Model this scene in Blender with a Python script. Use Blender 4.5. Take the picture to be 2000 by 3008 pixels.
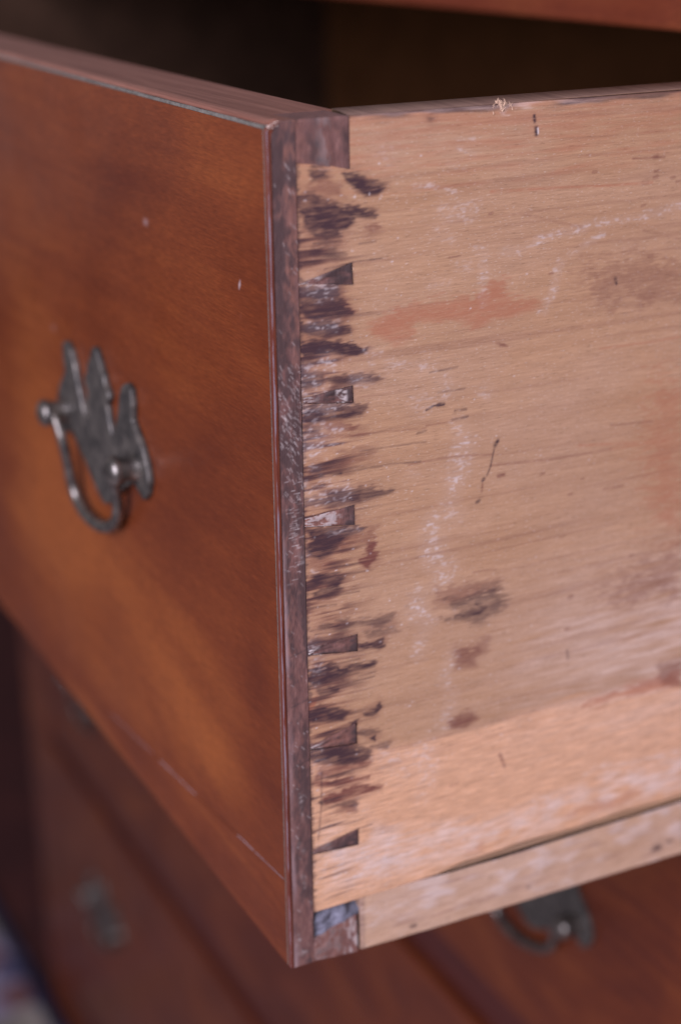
import bpy, bmesh, math, random
import numpy as np

# ------------------------------------------------------------------ camera, world, lamps, exposure
for o in list(bpy.data.objects):
    bpy.data.objects.remove(o, do_unlink=True)
SC = bpy.context.scene
COL = SC.collection
MM = 0.001
R = math.radians

CAM_POS = (0.29711, -0.13580, 0.24117)
YAW, PITCH, ROLL = R(153.068), R(-20.768), R(-0.842)
cam_data = bpy.data.cameras.new('camera')
cam = bpy.data.objects.new('camera', cam_data)
COL.objects.link(cam)
SC.camera = cam
from mathutils import Vector, Matrix
_d = Vector((math.cos(PITCH) * math.cos(YAW), math.cos(PITCH) * math.sin(YAW), math.sin(PITCH)))
_r = _d.cross(Vector((0, 0, 1))).normalized()
_u = _r.cross(_d)
_r2 = _r * math.cos(ROLL) + _u * math.sin(ROLL)
_u2 = -_r * math.sin(ROLL) + _u * math.cos(ROLL)
_m = Matrix((_r2, _u2, -_d)).transposed().to_4x4()
_m.translation = Vector(CAM_POS)
cam.matrix_world = _m
cam_data.sensor_fit = 'VERTICAL'
cam_data.sensor_height = 23.5
cam_data.lens = 4768.5 / 3008 * 23.5
cam_data.clip_start = 0.01
cam_data.clip_end = 50
cam_data.dof.use_dof = True
cam_data.dof.focus_distance = 0.354
cam_data.dof.aperture_fstop = 4.5
cam_data.dof.aperture_blades = 7

world = bpy.data.worlds.new('World')
SC.world = world
world.use_nodes = True
bg = world.node_tree.nodes['Background']
bg.inputs['Color'].default_value = (0.74, 0.66, 0.72, 1)
bg.inputs['Strength'].default_value = 0.22


def area_lamp(name, loc, target, sx, sy, watts, col):
    l = bpy.data.lights.new(name, 'AREA')
    l.shape = 'RECTANGLE'
    l.size, l.size_y = sx, sy
    l.energy = watts
    l.color = col
    o = bpy.data.objects.new(name, l)
    COL.objects.link(o)
    o.location = loc
    o.rotation_euler = (Vector(target) - Vector(loc)).to_track_quat('-Z', 'Y').to_euler()
    return o


# the room's window: cool daylight from the front, a little to the right of the chest
area_lamp('window_light', (0.80, -1.02, 0.62), (0.0, 0.05, 0.08), 0.9, 1.1, 44, (0.83, 0.815, 1.0))

SC.view_settings.view_transform = 'Standard'
SC.view_settings.look = 'None'
SC.view_settings.exposure = 0.14
SC.view_settings.gamma = 1.0
SC.view_settings.use_curve_mapping = False
SC.render.engine = 'CYCLES'
SC.cycles.use_denoising = True
SC.cycles.denoiser = 'OPENIMAGEDENOISE'
SC.cycles.denoising_prefilter = 'ACCURATE'
SC.cycles.max_bounces = 8
SC.cycles.use_fast_gi = False

# ------------------------------------------------------------------ marks measured on the drawer side, in mm:
# (y along the board from the drawer front, z above the drawer's foot)
POLY = [('d',0.8,0.5,[(9.55,189.35),(11.13,189.91),(13.2,189.04),(12.92,187.9),(10.04,187.92)]),('d',0.9,0.5,[(16.88,188.27),(20.07,187.88),(23.28,186.07),(26.26,184.51),(24.89,183.56),(22.18,183.57),(19.51,185.69),(17.67,187.26)]),('w',0.5,0.6,[(8.71,186.64),(13.16,186.95),(16.83,184.99),(17.08,183.79),(13.65,184.57),(9.48,185.88)]),('d',0.9,0.5,[(6.6,184.98),(9.44,184.48),(13.61,182.7),(16.78,181.22),(20.0,181.39),(23.23,179.89),(24.31,178.83),(22.14,179.04),(19.44,179.78),(17.82,179.22),(19.43,178.58),(17.8,177.31),(15.64,176.81),(16.15,175.32),(12.94,174.7),(10.31,175.92),(7.99,178.29),(7.79,180.66),(6.51,181.72)]),('w',0.55,0.6,[(22.11,176.64),(24.85,177.09),(25.94,176.02),(23.19,175.08)]),('d',0.6,0.6,[(9.18,172.7),(11.32,173.67),(15.04,173.03),(16.64,171.66),(15.01,170.63),(11.28,171.75)]),('d',0.6,0.25,[(6.12,166.31),(15.19,165.25),(15.02,163.31),(6.06,163.9)]),('d',0.8,0.35,[(7.08,162.56),(10.56,162.87),(15.41,162.28),(17.3,160.82),(18.64,158.92),(14.81,158.9),(9.94,159.02),(7.82,159.77),(6.79,161.37)]),('w',0.6,0.5,[(15.95,161.97),(18.92,159.63),(17.26,158.59)]),('d',0.8,0.35,[(6.44,157.98),(9.92,158.03),(14.52,157.45),(16.96,156.64),(18.32,154.96),(16.39,154.71),(12.02,154.78),(8.8,155.7),(6.4,156.51)]),('d',1,0.3,[(6.32,153.3),(8.76,154.22),(14.72,153.18),(19.11,151.84),(21.87,150.45),(19.64,149.99),(13.04,151.14),(7.08,151.46)]),('d',0.55,0.3,[(6.52,150.54),(9.76,150.34),(12.46,149.46),(9.74,149.34),(6.51,150.04)]),('r',0.75,1.0,[(22.28,155.93),(26.41,158.0),(32.24,158.77),(43.28,158.55),(51.08,159.51),(52.78,161.58),(55.86,161.99),(57.31,157.24),(63.62,156.47),(67.3,155.25),(58.33,152.87),(49.45,152.84),(40.73,155.46),(33.93,154.81),(33.09,151.91),(28.88,150.95),(24.73,153.38)]),('d',0.8,0.4,[(6.41,146.19),(8.33,146.93),(11.04,146.28),(12.11,145.11),(10.72,144.3),(7.45,144.27),(6.38,144.93)]),('d',0.75,0.4,[(12.39,145.33),(17.36,145.25),(22.39,144.91),(25.49,143.95),(22.94,143.29),(19.57,143.52),(16.79,144.18)]),('d',0.8,0.4,[(6.81,140.04),(11.73,139.8),(16.16,139.13),(21.47,137.8),(20.05,136.46),(17.23,136.37),(12.77,136.29),(8.91,136.38),(7.01,137.19)]),('w',0.55,0.4,[(11.64,135.17),(16.09,134.99),(19.74,133.89),(18.32,133.33),(12.73,133.96)]),('d',0.4,0.5,[(6.71,135.95),(10.54,135.35),(9.96,134.14),(6.67,134.41)]),('d',0.5,0.4,[(8.14,126.61),(10.36,126.49),(10.05,125.23),(8.39,125.51)]),('w',0.35,0.7,[(14.0,126.67),(19.96,128.31),(23.67,127.43),(21.66,126.7),(19.93,125.66),(15.39,125.37)]),('d',0.65,0.5,[(7.68,118.48),(11.33,118.88),(16.43,119.57),(19.86,119.5),(25.64,118.2),(28.85,117.63),(25.63,117.11),(19.83,116.26),(14.11,116.49),(9.06,117.69)]),('d',0.6,0.4,[(17.55,118.02),(19.56,117.8),(19.54,116.31),(17.82,116.62)]),('d',0.85,0.4,[(6.69,112.21),(12.32,111.68),(18.61,110.48),(21.5,110.2),(19.75,109.16),(16.28,108.73),(14.52,106.6),(12.21,105.4),(9.92,104.76),(7.39,106.09),(6.87,107.83),(8.33,110.27)]),('w',0.45,0.5,[(14.55,108.51),(22.07,107.88),(22.66,109.15),(24.12,108.87),(22.64,106.39),(17.97,105.92),(15.07,105.11)]),('w',0.95,0.4,[(19.98,103.02),(21.73,103.5),(22.05,105.95),(23.81,106.16),(23.21,104.6),(24.37,101.85),(22.6,101.37),(21.7,100.15),(20.26,101.84)]),('w',0.35,0.6,[(7.37,105.0),(12.19,104.03),(13.87,102.02),(10.99,101.5),(7.61,103.3)]),('d',0.85,0.35,[(7.55,100.55),(9.84,100.91),(13.55,100.14),(15.56,98.89),(13.81,97.85),(9.22,98.81)]),('d',0.65,0.35,[(8.04,97.11),(10.34,97.46),(13.8,97.58),(15.24,96.71),(12.33,95.92),(9.72,95.08),(8.3,95.94)]),('d',0.55,0.4,[(9.58,88.37),(15.41,88.5),(21.29,87.2),(25.48,87.43),(28.79,86.99),(27.88,85.74),(25.46,85.11),(19.51,86.73),(15.38,86.51),(10.15,87.68)]),('d',0.5,0.5,[(20.97,84.09),(23.96,85.16),(28.48,83.56),(29.08,82.84),(25.45,82.79),(21.85,83.02)]),('d',0.85,0.25,[(19.15,81.32),(22.44,81.43),(25.75,81.55),(25.14,80.52),(21.23,80.55)]),('d',0.8,0.25,[(23.03,80.42),(26.04,80.02),(24.23,79.56)]),('d',0.85,0.4,[(6.43,76.48),(8.21,78.08),(11.72,78.41),(14.64,77.13),(19.39,76.3),(24.21,76.63),(23.29,75.66),(18.19,75.41),(15.2,74.95),(11.65,74.34),(7.54,74.18),(6.69,75.26)]),('d',0.85,0.35,[(8.67,72.44),(11.62,72.59),(13.67,71.5),(11.59,71.13),(9.24,71.42)]),('d',0.9,0.4,[(5.91,66.95),(9.18,68.49),(12.71,67.31),(16.26,64.92),(15.04,63.73),(11.46,64.05),(7.34,65.11)]),('r',1,0.2,[(5.35,67.98),(6.58,70.32),(8.05,70.83),(8.33,69.88),(6.83,68.49),(5.34,67.4)]),('d',0.85,0.2,[(20.47,63.55),(21.99,64.07),(23.82,64.21),(24.75,65.48),(24.89,64.24),(23.81,63.0),(21.37,63.02)]),('d',0.85,0.3,[(10.79,59.74),(17.11,61.1),(16.82,62.08),(18.64,62.51),(18.31,60.48),(13.17,59.11)]),('d',0.9,0.25,[(17.06,57.18),(18.27,57.16),(17.65,56.41)]),('d',0.8,0.3,[(14.64,57.21),(17.96,56.94),(16.14,56.21)]),('d',0.85,0.4,[(6.56,56.65),(8.96,57.81),(14.33,56.69),(19.16,54.79),(21.6,53.84),(22.2,51.83),(19.12,51.43),(14.86,51.97),(10.07,53.28),(7.11,54.69)]),('d',0.55,0.3,[(18.6,59.2),(22.26,59.16),(24.7,57.91),(21.02,57.96)]),('d',0.9,0.2,[(22.24,57.03),(23.47,57.01),(23.31,56.14)]),('d',0.5,0.3,[(22.22,54.59),(27.16,54.2),(26.54,53.13)]),('w',0.7,0.4,[(8.84,52.09),(14.86,51.67),(19.13,51.74),(22.5,51.13),(20.95,50.01),(16.05,50.12),(11.21,50.22),(7.61,50.0)]),('w',0.8,0.4,[(6.98,48.95),(11.19,49.0),(15.42,48.44),(21.53,46.44),(17.84,46.53),(12.97,46.97),(8.76,47.84)]),('w',1,0.35,[(9.59,44.52),(12.33,44.98),(17.82,44.99),(22.13,44.09),(24.62,43.08),(20.88,42.88),(16.57,42.85),(12.89,42.65),(9.87,42.9)]),('d',0.7,0.25,[(12.88,41.57),(17.77,41.1),(18.07,40.23),(14.69,40.58)]),('w',0.6,0.3,[(14.69,40.27),(17.77,40.32),(18.05,38.35),(15.9,38.98)]),('d',0.6,0.4,[(36.93,198.05),(37.76,198.28),(38.31,197.71),(37.56,197.3)]),('w',0.46,3.5,[(77.17,161.9),(91.66,161.49),(105.14,159.6),(105.58,153.78),(96.14,153.25),(86.26,153.62),(81.25,156.64)]),('d',0.62,1.2,[(43.0,87.64),(50.58,87.35),(56.83,87.81),(57.92,83.08),(53.13,80.07),(47.83,80.8),(41.65,82.62),(48.27,83.39)]),('w',0.5,1.0,[(38.77,91.18),(51.01,90.14),(56.78,89.6),(56.83,87.81),(46.31,86.93),(39.73,87.02)]),('w',0.46,4.0,[(86.13,81.63),(99.0,85.95),(110.54,88.32),(111.52,75.32),(94.27,76.63)]),('r',0.62,5.0,[(99.63,131.45),(107.36,130.32),(110.25,92.11),(103.66,95.68),(98.7,114.6)]),('w',0.6,0.8,[(45.54,74.18),(51.33,73.3),(50.44,68.92),(45.12,69.73)]),('w',0.7,0.6,[(43.37,55.81),(48.7,56.8),(50.46,54.46),(48.27,53.14),(43.87,54.28)]),('w',0.35,0.8,[(47.45,74.65),(54.68,75.73),(53.31,71.46)]),('r',0.8,0.8,[(82.47,49.94),(93.04,51.97),(113.21,53.03),(113.54,48.7),(93.15,49.97)]),('w',0.4,0.7,[(105.89,55.77),(113.02,55.57),(113.56,48.44),(107.37,50.45)]),('r',0.5,1.0,[(80.13,19.22),(87.14,20.29),(99.83,20.83),(102.19,19.12),(92.22,17.79)]),('r',0.4,0.8,[(49.84,18.3),(53.4,18.48),(53.43,16.96)])]
LINE = [('d',0.7,0.328,[(9.75,174.67),(16.14,174.6)]),('d',0.6,0.328,[(6.55,172.98),(8.13,172.81)]),('d',0.5,0.328,[(20.45,173.55),(24.28,173.64)]),('d',0.75,0.246,[(12.03,169.02),(19.05,169.82),(25.91,169.93)]),('w',0.5,0.738,[(10.48,132.5),(15.77,132.16),(22.27,131.64)]),('d',0.85,0.738,[(6.7,124.23),(11.43,123.93),(15.36,123.78)]),('d',0.55,0.41,[(15.36,123.78),(19.91,123.79),(27.99,123.75),(35.34,123.04)]),('d',0.55,0.492,[(8.58,121.64),(11.38,121.81)]),('d',0.45,0.41,[(19.96,128.05),(24.82,127.91),(36.62,127.44)]),('w',0.4,0.492,[(17.74,132.11),(25.71,131.62),(36.6,130.68)]),('d',0.55,0.41,[(13.47,95.12),(19.6,94.95)]),('d',0.5,0.492,[(6.82,93.46),(13.72,92.81)]),('d',0.5,0.41,[(6.33,96.92),(8.61,96.71)]),('d',0.5,0.41,[(7.21,85.5),(15.35,85.07)]),('d',0.5,0.41,[(6.91,84.71),(13.58,84.47)]),('d',0.5,0.41,[(7.26,87.76),(10.73,87.55)]),('d',0.5,0.41,[(8.39,86.65),(16.54,85.96)]),('d',0.5,0.41,[(19.43,80.09),(24.23,79.85)]),('d',0.5,0.41,[(6.69,75.26),(19.37,74.54)]),('d',0.5,0.41,[(15.18,73.49),(23.58,73.82)]),('d',0.5,0.41,[(16.36,72.61),(23.27,72.71)]),('d',0.5,0.41,[(6.66,74.1),(15.19,73.78)]),('d',0.5,0.41,[(9.37,78.09),(19.41,78.05)]),('d',0.6,0.41,[(9.28,51.36),(8.95,42.23),(8.02,33.76)]),('d',0.8,0.738,[(8.52,43.59),(9.26,43.07)]),('w',0.45,0.328,[(6.18,39.62),(14.68,39.33)]),('w',0.45,0.328,[(6.75,38.21),(10.99,38.21)]),('w',0.45,0.328,[(11.78,48.53),(25.26,46.97)]),('w',0.45,0.328,[(12.95,46.05),(19.06,45.88)]),('w',0.45,0.328,[(6.1,36.21),(12.79,36.43)]),('d',0.6,0.328,[(18.61,33.44),(22.36,33.61)]),('d',1.1,0.738,[(63.01,196.68),(63.14,195.51)]),('d',1.2,0.82,[(63.59,194.08),(63.72,192.83)]),('c',0.9,0.328,[(64.04,193.98),(64.17,192.87)]),('r',0.8,0.492,[(52.32,181.46),(62.55,181.04),(71.66,180.68),(83.35,180.03),(95.37,179.68)]),('w',0.55,0.918,[(95.47,185.38),(96.43,185.49)]),('w',0.55,0.918,[(95.78,180.77),(96.75,180.89)]),('w',0.55,0.722,[(95.93,182.12),(96.9,182.24)]),('w',0.55,0.918,[(92.93,179.85),(93.89,179.96)]),('w',0.55,0.722,[(100.71,180.27),(101.69,180.39)]),('w',0.55,0.59,[(102.27,179.24),(103.25,179.35)]),('w',0.55,0.59,[(78.95,183.36),(79.88,183.47)]),('w',0.55,0.525,[(92.79,174.58),(93.75,174.69)]),('w',0.55,0.656,[(95.52,162.64),(96.51,162.74)]),('w',0.55,0.59,[(51.99,176.72),(52.87,176.83)]),('w',0.55,0.656,[(55.83,146.9),(56.74,146.98)]),('w',0.55,0.525,[(68.26,161.79),(69.19,161.88)]),('w',0.6,0.492,[(89.7,185.42),(98.4,185.14)]),('d',0.8,0.738,[(86.36,158.66),(86.77,157.4)]),('r',0.6,0.41,[(82.95,142.56),(97.88,142.22),(106.45,142.36)]),('d',0.55,0.41,[(37.5,143.36),(44.59,143.59)]),('w',0.5,0.328,[(42.08,168.27),(44.91,168.34)]),('w',0.6,0.574,[(54.67,147.77),(57.44,146.6)]),('w',0.3,0.656,[(60.01,176.07),(67.35,173.84),(76.73,171.37)]),('w',0.3,0.656,[(93.64,168.89),(98.65,167.58),(104.68,165.75)]),('d',0.95,0.492,[(36.67,134.86),(38.44,135.59),(40.22,135.72)]),('d',1.1,0.738,[(39.55,135.62),(41.11,135.59)]),('d',0.6,0.574,[(44.05,133.61),(46.99,133.48)]),('d',0.6,0.574,[(43.4,131.52),(47.48,131.69)]),('w',0.5,0.41,[(36.69,131.24),(43.4,131.27)]),('d',0.55,0.41,[(39.75,138.4),(46.46,138.4)]),('d',0.55,0.492,[(34.48,129.86),(36.7,130.03)]),('d',1.1,0.82,[(55.55,124.64),(54.91,123.78)]),('d',0.75,0.41,[(54.78,123.6),(53.72,118.75),(52.83,116.8)]),('d',1,0.82,[(52.01,116.01),(51.69,115.65)]),('w',0.6,0.492,[(51.69,115.31),(51.51,112.8)]),('d',0.8,0.738,[(50.84,111.01),(50.24,110.69)]),('w',0.8,0.82,[(55.9,116.05),(57.54,116.19)]),('w',0.55,0.41,[(32.28,122.83),(37.63,122.94),(43.51,122.9),(54.12,121.62)]),('w',0.5,0.574,[(53.71,119.09),(68.49,117.85),(79.27,117.49),(87.28,117.37)]),('r',0.6,0.492,[(87.28,117.37),(103.75,116.86)]),('r',0.6,0.574,[(78.18,119.83),(94.38,117.73)]),('w',0.5,0.492,[(86.95,123.4),(99.21,122.42)]),('w',0.5,0.574,[(85.79,107.53),(91.41,107.42)]),('r',0.5,0.492,[(95.11,105.87),(104.61,104.85)]),('w',0.5,0.906,[(73.79,97.64),(74.59,97.71)]),('w',0.5,0.836,[(94.72,88.53),(95.55,88.59)]),('w',0.5,0.976,[(77.01,81.12),(77.82,81.18)]),('w',0.5,0.836,[(76.35,72.68),(77.17,72.73)]),('w',0.5,0.558,[(79.17,111.21),(79.97,111.29)]),('w',0.5,0.697,[(75.84,107.86),(76.64,107.94)]),('w',0.5,0.697,[(67.74,114.51),(68.51,114.59)]),('w',0.5,0.41,[(49.52,93.41),(55.74,93.02)]),('d',0.6,0.984,[(44.95,83.0),(51.15,82.53),(53.06,83.46)]),('d',0.6,0.656,[(48.69,86.86),(51.07,87.02),(55.38,87.67)]),('d',0.6,0.656,[(50.39,85.16),(52.09,83.9)]),('w',0.85,0.656,[(58.18,42.86),(58.99,40.94),(59.65,39.05)]),('d',0.6,0.574,[(77.01,66.89),(77.42,64.66)]),('w',0.5,0.492,[(44.06,38.01),(46.28,38.11)])]
CH = [(0.9,2.132,[(64.74,169.87),(68.4,170.27),(72.09,170.67),(77.22,170.93)]),(0.4,1.968,[(55.75,168.13),(60.25,168.03),(64.76,169.49)]),(0.7,1.804,[(77.17,171.91),(82.37,171.98),(90.52,172.04)]),(0.8,1.968,[(92.47,171.97),(96.83,172.54),(104.05,174.05)]),(0.8,1.64,[(77.39,167.39),(79.71,168.33),(82.5,169.42)]),(0.4,1.476,[(73.7,165.82),(76.03,166.16)]),(0.8,2.46,[(70.98,163.77),(70.15,161.11),(69.56,158.41)]),(0.8,2.296,[(69.59,157.61),(68.04,155.42)]),(0.7,1.476,[(66.01,153.48),(67.66,153.07)]),(0.6,1.312,[(44.15,191.29),(46.08,190.6),(48.24,189.7)]),(0.5,0.82,[(43.49,193.24),(48.19,192.78)]),(0.6,1.148,[(41.64,188.24),(43.56,187.54)]),(0.7,0.738,[(45.37,186.95),(45.8,186.92)]),(0.5,1.476,[(36.39,184.34),(40.63,182.88),(43.64,181.88)]),(0.45,4.1,[(40.68,178.66),(48.44,178.85)]),(0.4,3.28,[(41.99,176.31),(47.18,176.55)]),(0.5,2.952,[(50.87,167.13),(50.91,164.83)]),(0.5,2.46,[(51.17,163.26),(50.77,161.0),(51.06,157.48)]),(0.3,4.92,[(37.92,146.69),(36.61,144.91)]),(0.3,3.28,[(39.01,174.01),(42.9,172.12)]),(0.3,4.1,[(45.15,166.61),(46.91,166.04)]),(0.25,4.1,[(38.67,162.79),(40.84,162.54)]),(0.4,2.46,[(48.62,169.27),(50.84,168.46)]),(0.35,2.05,[(33.87,184.02),(36.39,184.53)]),(0.35,2.05,[(56.64,168.42),(60.26,167.84)]),(0.5,4.92,[(41.06,140.79),(41.52,138.73)]),(0.45,5.74,[(34.9,136.93),(35.78,136.0)]),(0.6,4.92,[(45.23,129.68),(47.11,126.1)]),(0.75,6.15,[(46.22,124.18),(45.81,121.35),(44.94,118.17)]),(0.6,4.92,[(44.05,115.82),(43.18,111.77)]),(0.6,4.1,[(38.64,108.82),(45.54,107.94)]),(0.7,6.56,[(37.75,106.02),(39.14,102.34),(38.69,101.15)]),(0.7,5.74,[(38.25,99.52),(39.19,97.17),(42.91,95.98)]),(0.65,4.1,[(41.54,93.22),(39.69,92.29)]),(0.6,4.92,[(35.08,91.09),(34.17,87.35)]),(0.75,4.92,[(35.09,86.71),(37.43,83.11)]),(0.7,4.51,[(35.59,79.08),(35.13,76.06)]),(0.7,0.984,[(44.54,84.87),(44.74,84.38)]),(0.5,4.1,[(51.94,137.2),(52.41,136.31)]),(0.6,4.1,[(44.11,73.61),(43.66,71.44)]),(0.6,4.1,[(42.26,69.04),(42.53,66.23)]),(0.5,4.51,[(44.25,63.04),(44.28,60.25)]),(0.5,4.92,[(42.87,57.34),(41.92,55.72)]),(0.55,6.56,[(37.15,50.39),(37.65,46.96),(38.64,43.36)]),(0.45,5.74,[(36.72,41.02),(36.25,37.31)]),(0.35,7.38,[(33.33,48.12),(36.22,45.45)]),(0.8,1.476,[(83.96,29.88),(87.66,31.4),(99.85,29.61),(115.02,29.15)]),(0.6,2.46,[(68.69,26.59),(72.92,25.89)]),(0.4,4.92,[(62.53,23.84),(78.28,24.87)]),(0.4,5.74,[(37.32,20.87),(52.3,22.33)]),(0.5,3.28,[(88.95,27.48),(115.26,25.96)]),(0.8,4.1,[(8.76,165.76),(13.29,164.74),(11.13,164.51)]),(0.7,2.788,[(8.83,157.43),(14.23,156.86)]),(0.5,2.46,[(12.47,149.71),(13.26,148.09)]),(0.5,2.46,[(7.28,148.68),(8.61,147.48)]),(0.6,1.804,[(21.59,150.49),(25.24,149.61)]),(0.9,0.41,[(25.2,189.68),(25.31,189.63)]),(0.9,0.492,[(19.38,183.35),(19.54,183.33)]),(0.8,0.328,[(22.86,183.74),(22.91,183.5)]),(0.8,0.328,[(29.5,173.81),(29.55,173.8)]),(0.7,0.328,[(26.71,163.29),(26.76,163.28)]),(0.3,4.92,[(26.02,191.73),(27.64,190.9)]),(0.3,3.28,[(11.7,192.17),(12.72,190.93)]),(0.6,4.1,[(11.92,149.7),(13.27,148.75)]),(0.6,3.772,[(7.25,147.33),(9.15,147.31)]),(0.6,4.1,[(7.17,144.06),(10.7,143.28)]),(0.8,3.28,[(15.35,140.8),(17.29,140.25)]),(0.6,4.1,[(6.55,140.85),(7.34,139.7)]),(0.7,2.788,[(10.63,139.72),(13.38,139.3)]),(0.6,2.46,[(11.72,139.03),(13.37,138.52)]),(0.75,2.132,[(11.63,134.52),(15.52,133.77)]),(0.5,3.28,[(9.44,135.52),(10.53,134.83)]),(0.85,5.74,[(6.89,132.3),(9.91,131.55)]),(0.7,4.92,[(6.58,130.54),(7.95,130.57)]),(0.5,1.968,[(11.58,132.19),(15.47,130.64)]),(0.9,0.738,[(11.58,127.71),(11.94,127.65)]),(0.5,2.132,[(8.41,126.3),(9.79,125.8)]),(0.6,1.64,[(10.58,123.55),(13.65,122.61)]),(0.7,1.968,[(15.32,121.11),(16.74,120.86)]),(0.6,4.1,[(6.63,121.33),(6.86,119.42)]),(0.65,4.92,[(11.34,119.68),(15.86,118.87)]),(0.5,3.28,[(8.52,118.59),(10.19,118.28)]),(0.6,3.28,[(19.58,144.55),(21.81,143.71)]),(0.5,2.132,[(18.46,144.45),(20.13,143.7)]),(0.5,1.64,[(12.31,110.59),(19.76,109.71)]),(0.5,1.312,[(6.56,106.8),(7.39,106.09)]),(0.6,1.312,[(8.16,102.22),(8.72,101.83)]),(0.5,1.64,[(22.97,147.78),(23.25,147.61)]),(0.4,2.46,[(26.92,146.59),(36.11,145.56)]),(0.5,2.132,[(32.68,120.77),(34.46,119.92)]),(0.7,4.92,[(7.74,83.09),(8.87,81.68)]),(0.4,2.46,[(8.2,77.79),(9.36,77.52)]),(0.4,1.968,[(7.55,74.47),(8.7,73.89)]),(0.6,2.46,[(6.6,58.14),(8.96,57.96)]),(0.4,4.92,[(6.79,53.57),(8.86,52.7)]),(0.4,4.92,[(24.67,52.09),(27.15,51.42)]),(0.4,7.38,[(28.39,47.98),(30.28,45.59)]),(0.35,4.92,[(18.99,39.03),(19.91,38.45)]),(0.45,7.38,[(9.56,27.26),(18.83,24.41)]),(0.45,5.74,[(10.11,23.89),(18.8,21.5)]),(0.4,8.2,[(21.99,25.7),(31.55,22.13)]),(0.4,6.56,[(18.76,18.58),(28.32,18.2)])]
PINS = [[(6.16,166.61),(8.05,167.04),(18.7,169.84),(18.88,165.07)],[(6.66,142.07),(18.53,143.26),(18.65,139.28),(6.63,140.8)],[(6.49,114.82),(18.61,115.83),(18.73,111.06),(6.44,112.84)],[(6.58,83.15),(19.02,84.45),(19.06,80.08),(6.55,81.89)],[(6.54,58.71),(18.5,61.97),(18.61,56.4),(6.52,57.83)],[(6.54,31.3),(18.63,33.56),(18.67,29.04),(6.51,30.01)]]
HALF = [(6.26,191.15),(12.82,190.41),(18.48,188.98)]
BOT = [(5.9,6.17),(11.62,7.17),(17.7,9.06),(18.04,-1.73),(5.75,-0.64)]
SIDEB = [(6.09,14.81),(11.74,14.12),(18.79,14.55)]
STRIPT = [(18.79,14.55),(32.43,12.53),(49.07,13.02),(83.1,13.57),(116.12,14.72)]
GAP = [(40.33,15.19),(48.86,16.08),(68.01,15.61),(84.12,14.95),(100.79,14.53),(116.08,15.18)]
STRIPB = [(18.99,-1.36),(62.64,-2.76),(117.52,-3.83)]
SSPOT = [(108.54,0.74),(67.95,1.09),(113.13,1.52),(33.71,0.77)]
TUFT = [(55.31,200.02)]
FRESH = [(5.39,57.95),(18.41,54.92),(32.38,52.6),(49.77,51.8),(66.79,52.45),(78.14,52.63),(93.05,51.72),(113.31,51.76),(120.83,51.22)]
PALE = [(9.01,38.51),(32.4,31.17),(52.2,27.6),(63.48,26.58),(80.81,28.22),(85.5,31.49),(99.82,30.14),(115.02,29.15),(125.68,27.88),(126.79,14.84),(116.08,15.18),(32.42,15.41),(8.58,17.09)]
# lighter and darker clouds of the veneer's figure: x, z, x radius, z radius, strength, tilt (mm, radians)
CLOUD_W = [(-170, 95, 44.0, 34.5, 0.81, 0.1), (-140, 60, 49.5, 14.95, 0.72, 0.15), (-75, 47, 37.4, 12.65, 0.81, -0.1), (-48, 36, 24.2, 10.35, 0.72, -0.1), (-30, 45, 15.4, 9.2, 0.32, 0), (-110, 25, 44.0, 10.35, 0.45, 0.1), (-175, 50, 44.0, 28.75, 0.54, 0), (-60, 66, 24.2, 5.17, 0.4, -0.1), (-150, 150, 33.0, 11.5, 0.18, 0), (-18, 185, 15.4, 8.05, 0.22, 0), (-25, 60, 22.0, 5.75, 0.18, 0), (-14, 12, 15.4, 9.2, 0.27, 0)]
CLOUD_D = [(-85, 178, 40, 14, .40, 0), (-35, 150, 30, 14, .15, 0), (-60, 105, 22, 25, .22, 0), (-14, 72, 9, 22, .5, 0), (-100, 84, 14, 6, .35, 0), (-200, 190, 60, 10, .3, 0), (-28, 105, 18, 20, .22, 0), (-120, 120, 20, 12, .2, 0)]

# ------------------------------------------------------------------ helpers
def tag(o, label=None, cat=None, group=None, kind=None):
    if label: o['label'] = label
    if cat: o['category'] = cat
    if group: o['group'] = group
    if kind: o['kind'] = kind
    return o


def empty(name, loc=(0, 0, 0), parent=None):
    o = bpy.data.objects.new(name, None)
    o.empty_display_size = 0.02
    COL.objects.link(o)
    o.location = loc
    o.parent = parent
    return o


def mesh_obj(name, verts, faces, mats, parent=None, smooth=False, mi=None, scale=MM):
    me = bpy.data.meshes.new(name)
    v = np.asarray(verts, dtype=np.float64) * scale
    me.from_pydata(v.tolist(), [], faces)
    if not isinstance(mats, (list, tuple)): mats = [mats]
    for m in mats: me.materials.append(m)
    if mi is not None:
        me.polygons.foreach_set('material_index', np.asarray(mi, dtype=np.int32))
    if smooth:
        me.polygons.foreach_set('use_smooth', np.ones(len(me.polygons), dtype=bool))
    me.update()
    o = bpy.data.objects.new(name, me)
    COL.objects.link(o)
    o.parent = parent
    return o


def fix_normals(o):
    bm = bmesh.new(); bm.from_mesh(o.data)
    bmesh.ops.recalc_face_normals(bm, faces=bm.faces)
    bm.to_mesh(o.data); bm.free()
    return o


def bevel(o, w_mm, seg=2, ang=40):
    m = o.modifiers.new('bevel', 'BEVEL')
    m.width = w_mm * MM
    m.segments = seg
    m.limit_method = 'ANGLE'
    m.angle_limit = R(ang)
    return o


def box(name, lo, hi, mat, parent=None, bev=0.0):
    x0, y0, z0 = lo; x1, y1, z1 = hi
    v = [(x0, y0, z0), (x1, y0, z0), (x1, y1, z0), (x0, y1, z0), (x0, y0, z1), (x1, y0, z1), (x1, y1, z1), (x0, y1, z1)]
    f = [(0, 3, 2, 1), (4, 5, 6, 7), (0, 1, 5, 4), (1, 2, 6, 5), (2, 3, 7, 6), (3, 0, 4, 7)]
    o = mesh_obj(name, v, f, mat, parent)
    if bev: bevel(o, bev)
    return o


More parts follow.
